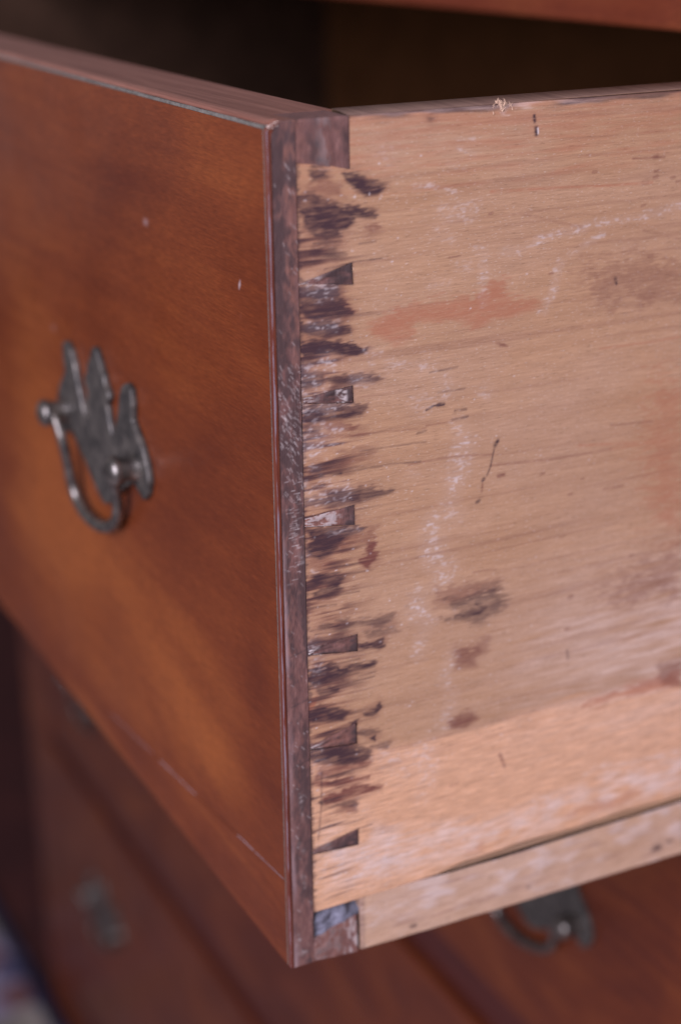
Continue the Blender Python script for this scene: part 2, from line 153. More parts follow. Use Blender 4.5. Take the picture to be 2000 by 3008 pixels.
def prism(name, poly, axis, a0, a1, mat, parent=None, bev=0.0, ang=40):
    """polygon in the plane across `axis` pulled from a0 to a1 (axis 0: (y,z); 1: (x,z); 2: (x,y))"""
    n = len(poly)
    def pt(p, a):
        return {0: (a, p[0], p[1]), 1: (p[0], a, p[1]), 2: (p[0], p[1], a)}[axis]
    v = [pt(p, a0) for p in poly] + [pt(p, a1) for p in poly]
    f = [tuple(range(n)), tuple(range(2 * n - 1, n - 1, -1))]
    for i in range(n):
        j = (i + 1) % n
        f.append((i, j, n + j, n + i))
    o = fix_normals(mesh_obj(name, v, f, mat, parent))
    if bev: bevel(o, bev, ang=ang)
    return o


def tube(name, pts, rad, mat, parent=None, seg=14, sub=6):
    P = [Vector(p) for p in pts]
    path = []
    for i in range(len(P) - 1):
        p0 = P[max(i - 1, 0)]; p1 = P[i]; p2 = P[i + 1]; p3 = P[min(i + 2, len(P) - 1)]
        for k in range(sub):
            t = k / sub
            path.append(0.5 * ((2 * p1) + (p2 - p0) * t + (2 * p0 - 5 * p1 + 4 * p2 - p3) * t * t + (3 * p1 - p0 - 3 * p2 + p3) * t ** 3))
    path.append(P[-1])
    rads = rad if callable(rad) else (lambda t: rad)
    v, f = [], []
    up = Vector((0, 1, 0.001))
    for i, p in enumerate(path):
        t = (path[min(i + 1, len(path) - 1)] - path[max(i - 1, 0)]).normalized()
        a = t.cross(up).normalized(); b = t.cross(a).normalized()
        r = rads(i / (len(path) - 1))
        for k in range(seg):
            c = p + (a * math.cos(2 * math.pi * k / seg) + b * math.sin(2 * math.pi * k / seg)) * r
            v.append(tuple(c))
    for i in range(len(path) - 1):
        for k in range(seg):
            k2 = (k + 1) % seg
            f.append((i * seg + k, i * seg + k2, (i + 1) * seg + k2, (i + 1) * seg + k))
    f.append(tuple(range(seg))[::-1]); f.append(tuple(range((len(path) - 1) * seg, len(path) * seg)))
    return fix_normals(mesh_obj(name, v, f, mat, parent, smooth=True))


def lathe_y(name, prof, cx, cz, mat, parent=None, seg=28):
    """profile of (y, r) turned about a line along y through (cx, cz)"""
    v, f = [], []
    for y, r in prof:
        for k in range(seg):
            a = 2 * math.pi * k / seg
            v.append((cx + r * math.cos(a), y, cz + r * math.sin(a)))
    n = len(prof)
    for i in range(n - 1):
        for k in range(seg):
            k2 = (k + 1) % seg
            f.append((i * seg + k, i * seg + k2, (i + 1) * seg + k2, (i + 1) * seg + k))
    f.append(tuple(range(seg))); f.append(tuple(range((n - 1) * seg, n * seg))[::-1])
    return fix_normals(mesh_obj(name, v, f, mat, parent, smooth=True))


def set_attr(o, name, rgb):
    """rgb: (n_verts, 3) floats stored as a point colour"""
    me = o.data
    a = me.attributes.new(name, 'FLOAT_COLOR', 'POINT')
    buf = np.zeros((len(me.vertices), 4), dtype=np.float32)
    buf[:len(rgb), :3] = rgb
    buf[:, 3] = 1
    a.data.foreach_set('color', buf.ravel())


# ------------------------------------------------------------------ noise and brushes for the mark maps
def smooth_noise(shape, ly, lx, seed):
    """gaussian noise blurred to lengths ly, lx (in cells), scaled to unit deviation"""
    rng = np.random.default_rng(seed)
    a = rng.standard_normal(shape)
    fy = np.fft.fftfreq(shape[0])[:, None]; fx = np.fft.rfftfreq(shape[1])[None, :]
    a = np.fft.irfft2(np.fft.rfft2(a) * np.exp(-2 * (math.pi ** 2) * ((fy * ly) ** 2 + (fx * lx) ** 2)), shape)
    return (a - a.mean()) / (a.std() + 1e-9)


def sstep(a, b, x):
    t = np.clip((x - a) / (b - a), 0, 1)
    return t * t * (3 - 2 * t)


def seg_dist(Yg, Zg, a, b):
    ay, az = a; by, bz = b
    dy, dz = by - ay, bz - az
    L2 = dy * dy + dz * dz + 1e-12
    t = np.clip(((Yg - ay) * dy + (Zg - az) * dz) / L2, 0, 1)
    return np.hypot(Yg - ay - t * dy, Zg - az - t * dz)


def poly_sd(Yg, Zg, poly):
    """signed distance to a polygon, negative inside"""
    d = np.full(Yg.shape, 1e9); inside = np.zeros(Yg.shape, bool)
    n = len(poly)
    for i in range(n):
        a, b = poly[i], poly[(i + 1) % n]
        d = np.minimum(d, seg_dist(Yg, Zg, a, b))
        if a[1] != b[1]:
            c = ((a[1] > Zg) != (b[1] > Zg)) & (Yg < (b[0] - a[0]) * (Zg - a[1]) / (b[1] - a[1]) + a[0])
            inside ^= c
    return np.where(inside, -d, d)


class Marks:
    """a grid of mark strengths over one face"""
    def __init__(s, ys, zs, seed=1):
        s.ys, s.zs = ys, zs
        s.Y, s.Z = np.meshgrid(ys, zs)
        s.sh = s.Y.shape
        st = ys[1] - ys[0]
        s.layers = {k: np.zeros(s.sh) for k in 'dwrcft'}
        s.streak = smooth_noise(s.sh, .18 / st, 2.4 / st, seed) * .75 + smooth_noise(s.sh, .45 / st, 4.5 / st, seed + 1) * .6
        s.fine = .75 * smooth_noise(s.sh, .13 / st, .55 / st, seed + 2) + .5 * smooth_noise(s.sh, .30 / st, .9 / st, seed + 7)
        s.fleck = smooth_noise(s.sh, .16 / st, .30 / st, seed + 3)
        s.blot = smooth_noise(s.sh, 1.1 / st, 1.8 / st, seed + 4)

    def win(s, pts, pad):
        p = np.asarray(pts)
        i0, i1 = np.searchsorted(s.ys, [p[:, 0].min() - pad, p[:, 0].max() + pad])
        j0, j1 = np.searchsorted(s.zs, [p[:, 1].min() - pad, p[:, 1].max() + pad])
        return (slice(j0, max(j1, j0)), slice(i0, max(i1, i0)))

    def add(s, k, w, m):
        l = s.layers[k]
        l[w] = 1 - (1 - l[w]) * (1 - np.clip(m, 0, 1))

    def poly(s, k, st, soft, pts):
        w = s.win(pts, 4 * soft + 2)
        if s.Y[w].size == 0: return
        Yw = s.Y[w] + np.clip(.55 * soft, .18, .8) * s.streak[w]
        Zw = s.Z[w] + .22 * s.fine[w] + .3 * soft * s.blot[w]
        sd0 = poly_sd(Yw, Zw, pts) - (.30 if soft < 2 else 0)
        m = sstep(soft * 1.1 + .12, -soft * 1.1 - .1, sd0 + .62 * soft * s.fine[w] + .18 * soft * s.streak[w])
        m *= np.clip(1.02 + .08 * s.streak[w] + .10 * s.blot[w] + .16 * s.fine[w], .3, 1.15)
        if k in 'dw' and soft < 1:
            s.add('w', w, .40 * st * sstep(1.6, -.8, sd0 + .5 * s.blot[w]))
        s.add(k, w, st * m)

    def line(s, k, st, wd, pts):
        w = s.win(pts, wd + 1.5)
        if s.Y[w].size == 0: return
        d = np.full(s.Y[w].shape, 1e9)
        for a, b in zip(pts[:-1], pts[1:]): d = np.minimum(d, seg_dist(s.Y[w], s.Z[w], a, b))
        d = d + .10 * s.fine[w] * min(1, wd * 2)
        m = sstep(wd * .92 + .08, wd * .05, d) * np.clip(.85 + .3 * s.fine[w], .2, 1.2)
        s.add(k, w, st * m)

    def chalk(s, st, wd, pts):
        w = s.win(pts, wd * 1.3 + 1)
        if s.Y[w].size == 0: return
        d = np.full(s.Y[w].shape, 1e9)
        for a, b in zip(pts[:-1], pts[1:]): d = np.minimum(d, seg_dist(s.Y[w], s.Z[w], a, b))
        env = sstep(wd * .85 + .1, wd * .10, d)
        br = s.fleck[w] * .62 + s.fine[w] * .62 if wd > .5 else np.ones(d.shape)
        m = .14 * env + .86 * sstep(.5, 2.3, br + 1.3 * env - .65) * env ** .5
        s.add('c', w, st * m * (.52 if wd > .5 else .9))


# ------------------------------------------------------------------ materials
class NT:
    def __init__(s, name):
        s.mat = bpy.data.materials.new(name)
        s.mat.use_nodes = True
        s.t = s.mat.node_tree
        s.t.nodes.clear()
        s.out = s.t.nodes.new('ShaderNodeOutputMaterial')
        s.bsdf = s.t.nodes.new('ShaderNodeBsdfPrincipled')
        s.t.links.new(s.bsdf.outputs[0], s.out.inputs[0])

    def put(s, sock, val):
        if isinstance(val, bpy.types.NodeSocket): s.t.links.new(val, sock)
        else: sock.default_value = val

    def coord(s, sc, rot=(0, 0, 0), loc=(0, 0, 0)):
        c = s.t.nodes.new('ShaderNodeTexCoord')
        m = s.t.nodes.new('ShaderNodeMapping')
        s.t.links.new(c.outputs['Object'], m.inputs['Vector'])
        m.inputs['Scale'].default_value = sc
        m.inputs['Rotation'].default_value = rot
        m.inputs['Location'].default_value = loc
        return m.outputs[0]

    def noise(s, vec, detail=4, rough=.55, dist=0.0, scale=1.0):
        n = s.t.nodes.new('ShaderNodeTexNoise')
        s.put(n.inputs['Vector'], vec)
        n.inputs['Scale'].default_value = scale
        n.inputs['Detail'].default_value = detail
        n.inputs['Roughness'].default_value = rough
        n.inputs['Distortion'].default_value = dist
        return n.outputs['Fac']

    def voronoi(s, vec, feature='F1', out='Distance'):
        n = s.t.nodes.new('ShaderNodeTexVoronoi')
        n.feature = feature
        s.put(n.inputs['Vector'], vec)
        n.inputs['Scale'].default_value = 1
        return n.outputs[out]

    def ramp(s, fac, stops, interp='LINEAR'):
        n = s.t.nodes.new('ShaderNodeValToRGB')
        n.color_ramp.interpolation = interp
        el = n.color_ramp.elements
        while len(el) < len(stops): el.new(.5)
        for e, (p, c) in zip(el, stops):
            e.position = p
            e.color = (*c, 1) if len(c) == 3 else c
        s.put(n.inputs[0], fac)
        return n.outputs[0]

    def grey(s, fac, a, b, v0=0.0, v1=1.0):
        return s.ramp(fac, [(a, (v0,) * 3), (b, (v1,) * 3)])

    def mix(s, fac, a, b, mode='MIX'):
        n = s.t.nodes.new('ShaderNodeMix')
        n.data_type = 'RGBA'; n.blend_type = mode
        n.clamp_factor = True
        s.put(n.inputs[0], fac)
        for sock, v in ((n.inputs[6], a), (n.inputs[7], b)):
            if isinstance(v, tuple): v = (*v, 1) if len(v) == 3 else v
            s.put(sock, v)
        return n.outputs[2]

    def math(s, op, a, b=0.0, clamp=False):
        n = s.t.nodes.new('ShaderNodeMath')
        n.operation = op; n.use_clamp = clamp
        s.put(n.inputs[0], a); s.put(n.inputs[1], b)
        return n.outputs[0]

    def attr(s, name):
        n = s.t.nodes.new('ShaderNodeAttribute')
        n.attribute_name = name
        sp = s.t.nodes.new('ShaderNodeSeparateColor')
        s.t.links.new(n.outputs['Color'], sp.inputs[0])
        return sp.outputs[0], sp.outputs[1], sp.outputs[2]

    def bump(s, h, strength, dist):
        n = s.t.nodes.new('ShaderNodeBump')
        n.inputs['Strength'].default_value = strength
        n.inputs['Distance'].default_value = dist
        s.put(n.inputs['Height'], h)
        s.t.links.new(n.outputs[0], s.bsdf.inputs['Normal'])
        return n.outputs[0]

    def done(s, color, rough=.5, spec=.4, metal=0.0, coat=0.0, coat_rough=.2):
        b = s.bsdf.inputs
        s.put(b['Base Color'], color if isinstance(color, bpy.types.NodeSocket) else (*color, 1))
        s.put(b['Roughness'], rough)
        s.put(b['Specular IOR Level'], spec)
        s.put(b['Metallic'], metal)
        s.put(b['Coat Weight'], coat)
        s.put(b['Coat Roughness'], coat_rough)
        return s.mat


DARK = (0.055, 0.027, 0.031)
WINE = (0.165, 0.058, 0.044)


def pale_board(name, base, grain, fresh=(0.70, 0.40, 0.28), pale=(0.80, 0.58, 0.53)):
    """old pale secondary wood, grain along y, with the marks laid over it"""
    s = NT(name)
    band = s.noise(s.coord((90, 9, 170)), 4, .6, .6)
    fib = s.noise(s.coord((900, 130, 2100)), 4, .65)
    pore = s.noise(s.coord((1500, 420, 3600)), 2, .5)
    blotch = s.noise(s.coord((30, 22, 40)), 4, .55)
    c = s.mix(s.grey(band, .34, .66), base, grain)
    c = s.mix(s.grey(blotch, .42, .66, 0, .45), c, (base[0] * .95, base[1] * 1.04, base[2] * 1.25))
    d, ch, ru = s.attr('marks_a')
    wi, fr, pa = s.attr('marks_b')
    wob = s.math('MULTIPLY_ADD', s.math('SUBTRACT', fib, .5), .5)
    s.t.nodes[-1].inputs[2].default_value = 0.0
    fz = s.mix(s.grey(fib, .36, .66), fresh, tuple(x * .86 for x in fresh))
    c = s.mix(fr, c, fz)
    c = s.mix(pa, c, pale)
    c = s.mix(s.grey(fib, .30, .70, .0, .50), c, tuple(x * .62 for x in grain))
    c = s.mix(s.grey(pore, .60, .74, 0, .45), c, tuple(x * .40 for x in grain))
    c = s.mix(s.grey(s.noise(s.coord((2500, 900, 3000)), 2, .5), .60, .80, 0, .30), c, (0.80, 0.66, 0.60))
    c = s.mix(s.math('MULTIPLY', ru, .8, True), c, (0.36, 0.125, 0.068))
    c = s.mix(s.math('ADD', wi, s.math('MULTIPLY', wi, s.math('SUBTRACT', fib, .5)), True), c, WINE)
    c = s.mix(s.math('ADD', d, s.math('MULTIPLY', d, s.math('SUBTRACT', fib, .5)), True), c, DARK)
    c = s.mix(ch, c, (0.66, 0.56, 0.54))
    s.bump(s.math('ADD', s.math('MULTIPLY', fib, .6), s.math('MULTIPLY', pore, .4)), .35, .00025)
    return s.done(c, .62, .28)


def end_wood(name):
    """mahogany end grain of the drawer front, dark with old wax and dirt"""
    s = NT(name)
    f1 = s.noise(s.coord((500, 700, 260), (R(35), 0, 0)), 5, .65, .4)
    f2 = s.noise(s.coord((400, 2600, 700), (R(-38), 0, 0)), 3, .6)
    c = s.ramp(f1, [(.28, (0.110, 0.055, 0.050)), (.5, (0.165, 0.078, 0.066)), (.74, (0.235, 0.115, 0.095))])
    d, ch, li = s.attr('marks_a')
    wi, fr, pa = s.attr('marks_b')
    c = s.mix(s.math('MULTIPLY', fr, .55, True), c, (0.25, 0.105, 0.072))
    c = s.mix(s.grey(f2, .52, .72, 0, .45), c, (0.09, 0.055, 0.06))
    c = s.mix(d, c, (0.064, 0.039, 0.038))
    c = s.mix(li, c, (0.36, 0.25, 0.25))
    c = s.mix(ch, c, (0.60, 0.50, 0.47))
    s.bump(s.math('ADD', f1, s.math('MULTIPLY', f2, .6)), .4, .0003)
    return s.done(c, s.grey(f1, .3, .7, .42, .62), .4)


def edge_wood(name, lo, hi, rough=.5):
    """worn bare mahogany along an edge, grain along x"""
    s = NT(name)
    a = s.noise(s.coord((14, 420, 420)), 5, .62, .5)
    b = s.noise(s.coord((70, 2600, 2600)), 3, .6)
    c = s.mix(s.grey(a, .34, .66), lo, hi)
    c = s.mix(s.grey(b, .50, .72, 0, .4), c, tuple(x * .45 for x in lo))
    s.bump(b, .3, .0002)
    return s.done(c, rough, .4)


def mahogany(name, dark, mid, orange, figure=False, seed=0.0, rough=.36, coat=.35, spec=.24):
    """polished mahogany veneer, grain along x, soft lighter figure across it"""
    s = NT(name)
    fig = s.noise(s.coord((13, 16, 24), (0, R(-14), 0), (seed, seed * .7, seed * .3)), 3, .5, 1.0)
    str_ = s.noise(s.coord((9, 140, 190), (0, R(-4), 0), (seed, 0, 0)), 4, .6, .7)
    fib = s.noise(s.coord((240, 3000, 2400), (0, R(-6), 0)), 3, .65)
    fac = s.math('ADD', s.math('MULTIPLY', fig, .62), s.math('MULTIPLY', str_, .38))
    if figure:
        w, k, ch = s.attr('figure')
        fac = s.math('ADD', s.math('MULTIPLY', s.math('SUBTRACT', fac, .5), .75), s.math('ADD', .46, s.math('SUBTRACT', s.math('MULTIPLY', w, .34), s.math('MULTIPLY', k, .22))))
    c = s.ramp(fac, [(.30, dark), (.50, mid), (.78, orange)])
    c = s.mix(s.grey(fib, .34, .64, .42, 0), c, tuple(x * .50 for x in dark))
    c = s.mix(s.grey(fib, .60, .78, 0, .35), c, tuple(min(1, x * 1.5) for x in mid))
    if figure:
        c = s.mix(ch, c, (0.50, 0.42, 0.42))
    s.bump(fib, .12, .00012)
    rg = s.grey(s.noise(s.coord((40, 40, 40)), 3, .5), .3, .7, rough - .06, rough + .08)
    return s.done(c, rg, spec, 0, coat, .22)


def bead_mat(name):
    """polished bead whose outer arris is rubbed pale"""
    s = NT(name)
    n = s.noise(s.coord((900, 900, 60)), 4, .65)
    c = s.ramp(n, [(.3, (0.085, 0.018, 0.012)), (.7, (0.17, 0.045, 0.022))])
    t = s.t.nodes.new('ShaderNodeTexCoord'); x = s.t.nodes.new('ShaderNodeSeparateXYZ')
    s.t.links.new(t.outputs['Object'], x.inputs[0])
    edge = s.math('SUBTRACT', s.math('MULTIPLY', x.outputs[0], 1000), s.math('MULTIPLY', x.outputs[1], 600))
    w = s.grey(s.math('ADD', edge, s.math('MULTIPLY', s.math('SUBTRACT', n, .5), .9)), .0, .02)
    glint_wear = s.grey(s.math('ADD', s.math('MULTIPLY', edge, .5), s.math('ADD', .5, s.math('MULTIPLY', s.math('SUBTRACT', n, .5), .5))), .455, .50)
    c = s.mix(glint_wear, c, (0.18, 0.135, 0.155))  # pale lavender line: window glint painted on, mixed with rubbing
    return s.done(c, .34, .45, 0, .45, .2)


def plain(name, col, rough=.6, spec=.3, var=.25, sc=300):
    s = NT(name)
    n = s.noise(s.coord((sc, sc, sc)), 4, .6)
    c = s.mix(s.grey(n, .3, .7), tuple(x * (1 - var) for x in col), tuple(x * (1 + var) for x in col))
    return s.done(c, rough, spec)


def old_brass(name, lift=1.0, dull=0.0):
    s = NT(name)
    n = s.noise(s.coord((260, 260, 260)), 5, .6)
    n2 = s.noise(s.coord((1400, 1400, 1400)), 3, .6)
    c = s.ramp(n, [(p_, tuple(x * lift for x in q_)) for p_, q_ in ((.34, (0.060, 0.054, 0.050)), (.55, (0.14, 0.122, 0.106)), (.72, (0.26, 0.225, 0.19)))])
    s.bump(n, .08, .0003)
    return s.done(c, s.grey(n, .3, .7, .36 + dull, .22 + dull), .5, .92 - 2.5 * dull)


def rug_mat(name):
    """wool rug: a blue border along its edge at y = 0, then a pale field with lilac and olive motifs"""
    s = NT(name)
    cell = s.voronoi(s.coord((34, 34, 34)), 'F1', 'Color')
    sp = s.t.nodes.new('ShaderNodeSeparateColor')
    s.t.links.new(cell, sp.inputs[0])
    c = s.ramp(sp.outputs[0], [(0, (0.36, 0.31, 0.27)), (.30, (0.24, 0.21, 0.17)), (.46, (0.30, 0.25, 0.33)), (.68, (0.38, 0.32, 0.34)), (.86, (0.10, 0.09, 0.16)), (.94, (0.18, 0.08, 0.08))], 'CONSTANT')
    cx = s.t.nodes.new('ShaderNodeTexCoord'); sx = s.t.nodes.new('ShaderNodeSeparateXYZ')
    s.t.links.new(cx.outputs['Object'], sx.inputs[0])
    edge = s.grey(s.math('ADD', s.math('MULTIPLY', sx.outputs[1], 10.0), 1.0), .86, .89)
    bd = s.ramp(s.noise(s.coord((30, 30, 30)), 2, .5), [(.40, (0.018, 0.018, 0.045)), (.55, (0.03, 0.028, 0.05)), (.66, (0.05, 0.055, 0.11))])
    c = s.mix(edge, c, bd)
    tuft = s.noise(s.coord((700, 700, 700)), 3, .7)
    c = s.mix(s.grey(tuft, .4, .7, 0, .45), c, (0.02, 0.016, 0.02))
    s.bump(tuft, .6, .002)
    return s.done(c, .9, .1)


M = {}
M['side'] = pale_board('pale_side_wood', (0.500, 0.284, 0.164), (0.420, 0.228, 0.128), fresh=(0.76, 0.415, 0.245), pale=(0.82, 0.62, 0.54))
M['strip'] = pale_board('pale_strip_wood', (0.60, 0.375, 0.250), (0.50, 0.295, 0.185), pale=(0.74, 0.58, 0.53))
M['end'] = end_wood('dirty_end_grain')
M['edge'] = edge_wood('worn_mahogany_edge', (0.165, 0.064, 0.043), (0.280, 0.125, 0.088))
M['sidetop'] = edge_wood('worn_pale_edge', (0.27, 0.155, 0.120), (0.44, 0.27, 0.20))
M['veneer'] = mahogany('polished_veneer', (0.092, 0.0190, 0.0078), (0.152, 0.0345, 0.0105), (0.262, 0.071, 0.0175), True, coat=.07)
M['patch'] = mahogany('polished_veneer_patch', (0.092, 0.0190, 0.0078), (0.152, 0.0345, 0.0105), (0.262, 0.071, 0.0175), seed=3.0, coat=.07)
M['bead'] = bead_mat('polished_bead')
M['chest'] = mahogany('polished_chest', (0.060, 0.012, 0.008), (0.120, 0.0255, 0.0085), (0.215, 0.056, 0.014), seed=7.0, rough=.4, coat=.18)
M['rail'] = mahogany('polished_rail', (0.085, 0.016, 0.009), (0.150, 0.032, 0.013), (0.22, 0.062, 0.020), seed=11.0, rough=.5, coat=0)
M['lowrail'] = mahogany('dark_polished_rail', (0.045, 0.009, 0.008), (0.075, 0.015, 0.010), (0.11, 0.026, 0.013), seed=15.0, rough=.42, coat=.25)
M['glue'] = plain('grey_glue_line', (0.120, 0.108, 0.092), .7, .3, .45, 900)
M['fill'] = plain('pale_seam_filler', (0.25, 0.19, 0.20), .6, .3, .4, 500)
M['chip'] = plain('bare_splintered_wood', (0.62, 0.47, 0.40), .7, .2, .35, 2500)
M['inside'] = plain('dark_raw_inside', (0.120, 0.055, 0.024), .8, .15, .3, 60)
M['debris'] = plain('grey_packed_debris', (0.135, 0.128, 0.160), .7, .35, .45, 500)
M['gap_shade'] = plain('painted_gap_shade_and_dirt', (0.020, 0.014, 0.012), .9, .1, .3, 400)  # near-black: shade inside the gap painted onto the strip's top, with dirt
M['brass'] = old_brass('tarnished_brass', 1.5, .03)
M['boxside'] = plain('shade_darkened_side', (0.058, 0.029, 0.017), .75, .15, .25, 60)  # far side board made dark: shade inside the drawer put into its colour
M['tuft'] = plain('torn_fibres', (0.52, 0.34, 0.235), .8, .1, .3, 1500)
M['plate'] = old_brass('tarnished_brass_plate', .68, .17)
M['backwood'] = plain('warm_inner_back', (0.150, 0.060, 0.022), .7, .15, .2, 40)
M['rug'] = rug_mat('dark_patterned_wool')
M['floor'] = mahogany('dark_floor_boards', (0.034, 0.009, 0.009), (0.056, 0.014, 0.013), (0.090, 0.022, 0.016), seed=5.0, rough=.8, coat=0)

# ------------------------------------------------------------------ the setting: floor and rug
FLOOR_Z = -612.0
fl = mesh_obj('floor', [(-4000, -3000, FLOOR_Z), (3000, -3000, FLOOR_Z), (3000, 3000, FLOOR_Z), (-4000, 3000, FLOOR_Z)], [(0, 1, 2, 3)], M['floor'])
tag(fl, kind='structure')
rug = box('rug', (-2400, -2300, .5), (1400, 0, 7), M['rug'], None, 2)
rug.location = (0, 0.150, FLOOR_Z * MM)
tag(rug, 'beige and lilac patterned rug with a blue border in front of the chest', 'rug')

# ------------------------------------------------------------------ drawer pulls
PLATE_HALF = [(0, 25.6), (1.6, 24.8), (3.6, 22.0), (5.0, 20.4), (6.4, 19.2), (7.2, 16.8), (9.4, 15.4), (10.0, 13.4), (7.8, 11.2), (8.6, 7.6), (10.2, 3.6), (12.2, 3.0),
              (14.6, 7.4), (16.2, 10.6), (17.2, 12.4), (18.4, 16.2), (21.0, 20.0), (24.4, 21.6), (27.6, 20.6), (28.0, 16.4), (27.2, 12.2), (29.8, 9.8),
              (33.4, 6.6), (36.2, 2.6), (37.2, -1.6), (35.6, -5.6), (32.6, -8.2), (29.8, -7.0), (26.0, -5.4), (21.0, -7.6), (15.0, -11.2), (10.0, -14.6), (6.0, -17.0), (3.0, -18.8), (0, -19.6)]


def make_pull(parent, cx, yf, cz):
    """bat-wing plate on the face y = yf, with two posts and a hanging bail as its own parts"""
    outline = PLATE_HALF + [(-a, b) for a, b in PLATE_HALF[-2:0:-1]]
    plate = prism('pull_backplate', [(cx + a, cz + b) for a, b in outline], 1, yf - 2.1, yf - .02, M['plate'], parent, .6, 25)
    y0 = yf - 1.9
    for sx in (-29.0, 29.0):
        lathe_y('post', [(y0, 3.7), (y0 - .5, 3.55), (y0 - 1.2, 3.3), (y0 - 2.2, 3.1), (y0 - 3.4, 3.1), (y0 - 4.3, 3.35), (y0 - 5.1, 3.75), (y0 - 6.0, 4.0), (y0 - 7.0, 3.8), (y0 - 7.8, 3.0), (y0 - 8.4, 1.8), (y0 - 8.6, .2)],
                cx + sx, cz, M['brass'], plate)
    yb = yf - 7.2
    pts = [(-29, yb, 0), (-24, yb - .2, 1.2), (-20.8, yb + .2, -2.5), (-19.8, yb + 1, -7.5), (-20.6, yb + 2.2, -14), (-21.2, yb + 3.2, -20), (-19.2, yb + 3.8, -24.4), (-13.5, yb + 4.2, -27),
           (-3, yb + 4.5, -27), (7.5, yb + 4.4, -23.6), (14.5, yb + 3.9, -19), (18.4, yb + 3.1, -14), (19.8, yb + 2.2, -9.5), (20.8, yb + 1.2, -5), (23.5, yb + .2, -.8), (29, yb, 0)]
    tube('bail', [(cx + a, b, cz + c) for a, b, c in pts], lambda t: 1.25 + .6 * math.sin(math.pi * t) ** 2, M['brass'], plate)
    return plate


# ------------------------------------------------------------------ the chest of drawers
FY = 154.0                      # the plane of its front
W = 752.0                       # drawer width
chest = empty('chest_of_drawers', (0, 0, FLOOR_Z * MM))
tag(chest, 'reddish polished mahogany chest of drawers behind the pulled-out drawer', 'chest')
CZ = -FLOOR_Z


def cbox(name, lo, hi, mat, bev=1.0):
    return box(name, (lo[0], lo[1], lo[2] + CZ), (hi[0], hi[1], hi[2] + CZ), mat, chest, bev)


XL, XR = -810.0, 58.0
cbox('side_panel', (XL, FY, -575), (XL + 22, FY + 480, 236), M['chest'])
cbox('side_panel', (XR - 22, FY, -575), (XR, FY + 480, 236), M['chest'])
cbox('stile', (XL + 22.1, FY - .5, -575), (-W - 2, FY + 22, 236), M['chest'])
cbox('stile', (2, FY - .5, -575), (XR - 22.1, FY + 22, 236), M['chest'])
cbox('back_panel', (XL + 22.1, FY + 465, -575), (XR - 22.1, FY + 479, 236), M['inside'], .5)
for z0, z1 in ((205.5, 236), (-20.5, -1.5), (-180.5, -158.5), (-339.5, -318.5), (-575, -541)):
    cbox('rail', (-W - 1.9, FY + (.3 if z0 > 0 else 1.2), z0), (1.9, FY + 24, z1), M['rail'] if z0 > 0 else M['lowrail'], 1.2)
for z1 in (-1.8, -159.0, -319.0):
    cbox('dust_board', (-W - 1.8, FY + 24.1, z1 - 9), (1.8, FY + 464, z1), M['inside'], .5)
cbox('top_board', (XL - 16, FY - 18, 236.1), (XR + 16, FY + 486, 262), M['chest'], 4)
cbox('plinth', (XL, FY - .2, FLOOR_Z + .3), (XR, FY + 480, -575.1), M['chest'], 1.5)


def closed_drawer(z0, z1, pz, label, inset=112.0):
    d = empty('closed_drawer', ((-W / 2) * MM, FY * MM, z0 * MM))
    tag(d, label, 'drawer', 'closed drawers in the chest')
    fr = box('drawer_front', (-W / 2 + .8, -2.6, .8), (W / 2 - .8, 18, z1 - z0 - .8), M['chest'], d, 1.1)
    box('drawer_box', (-W / 2 + 6, 18.1, 3), (W / 2 - 6, 440, z1 - z0 - 10), M['inside'], d, .5)
    for cx in (-inset, -W + 112.0):
        make_pull(d, cx + W / 2, -2.6, pz - z0)
    return d


closed_drawer(-157.8, -21.2, -91.5, 'closed drawer right below the pulled-out one, its brass pull showing under the runner strip', 118.0)
closed_drawer(-317.8, -181.2, -250, 'closed drawer, second below the pulled-out one, above the lowest drawer')
closed_drawer(-540.2, -340.2, -423, 'lowest closed drawer, its dark pull near the bottom left corner of the photo')

# ------------------------------------------------------------------ the pulled-out drawer
drawer = empty('open_drawer', (0, 0, 0))
tag(drawer, 'pulled-out drawer with polished mahogany front and stained pale dovetailed side', 'drawer')
T1, T2, TS = 6.25, 18.7, 11.0
FT = 20.0                        # thickness of the front

# --- side board: outer face as a fine grid carrying the marks, with real sockets for the pins
ST = 0.25
ys = np.arange(T1 + .12, 122.01, ST)
zlow = 13.9
zs = np.arange(zlow, 199.7, ST)
mk = Marks(ys, zs, 11)
for k, st, soft, pts in POLY: mk.poly(k, st, soft, pts)
for k, st, wd, pts in LINE: mk.line(k, st, wd, pts)
for st, wd, pts in CH: mk.chalk(st, wd, pts)
Yg, Zg = mk.Y, mk.Z
# the cleaner band low on the board that the runner kept from the light
fb = np.interp(Yg, [p[0] for p in FRESH], [p[1] for p in FRESH])
mk.layers['f'] = sstep(1.6, -1.8, Zg - fb + .35 * mk.streak)
pa = sstep(2.5, -4.0, poly_sd(Yg, Zg, PALE) + 1.1 * mk.streak + .8 * mk.blot)
mk.layers['t'] = pa * np.clip(.30 + .06 * mk.fine + .22 * mk.blot + .12 * mk.streak, 0, .95)
mk.layers['r'] = np.maximum(mk.layers['r'], .20 * sstep(20, 8, Yg + 2 * mk.blot) * sstep(45, 60, Zg))
mk.layers['t'] = np.maximum(mk.layers['t'], .46 * np.exp(-((Yg - 105) / 40) ** 2 - ((Zg - 64) / 24) ** 2) * np.clip(.8 + .3 * mk.streak, 0, 1.3))
mk.layers['r'] = np.maximum(mk.layers['r'], np.clip(.30 * sstep(183, 197, Zg + 2 * mk.blot) + .16 * mk.streak * (Zg > 183), 0, .5))
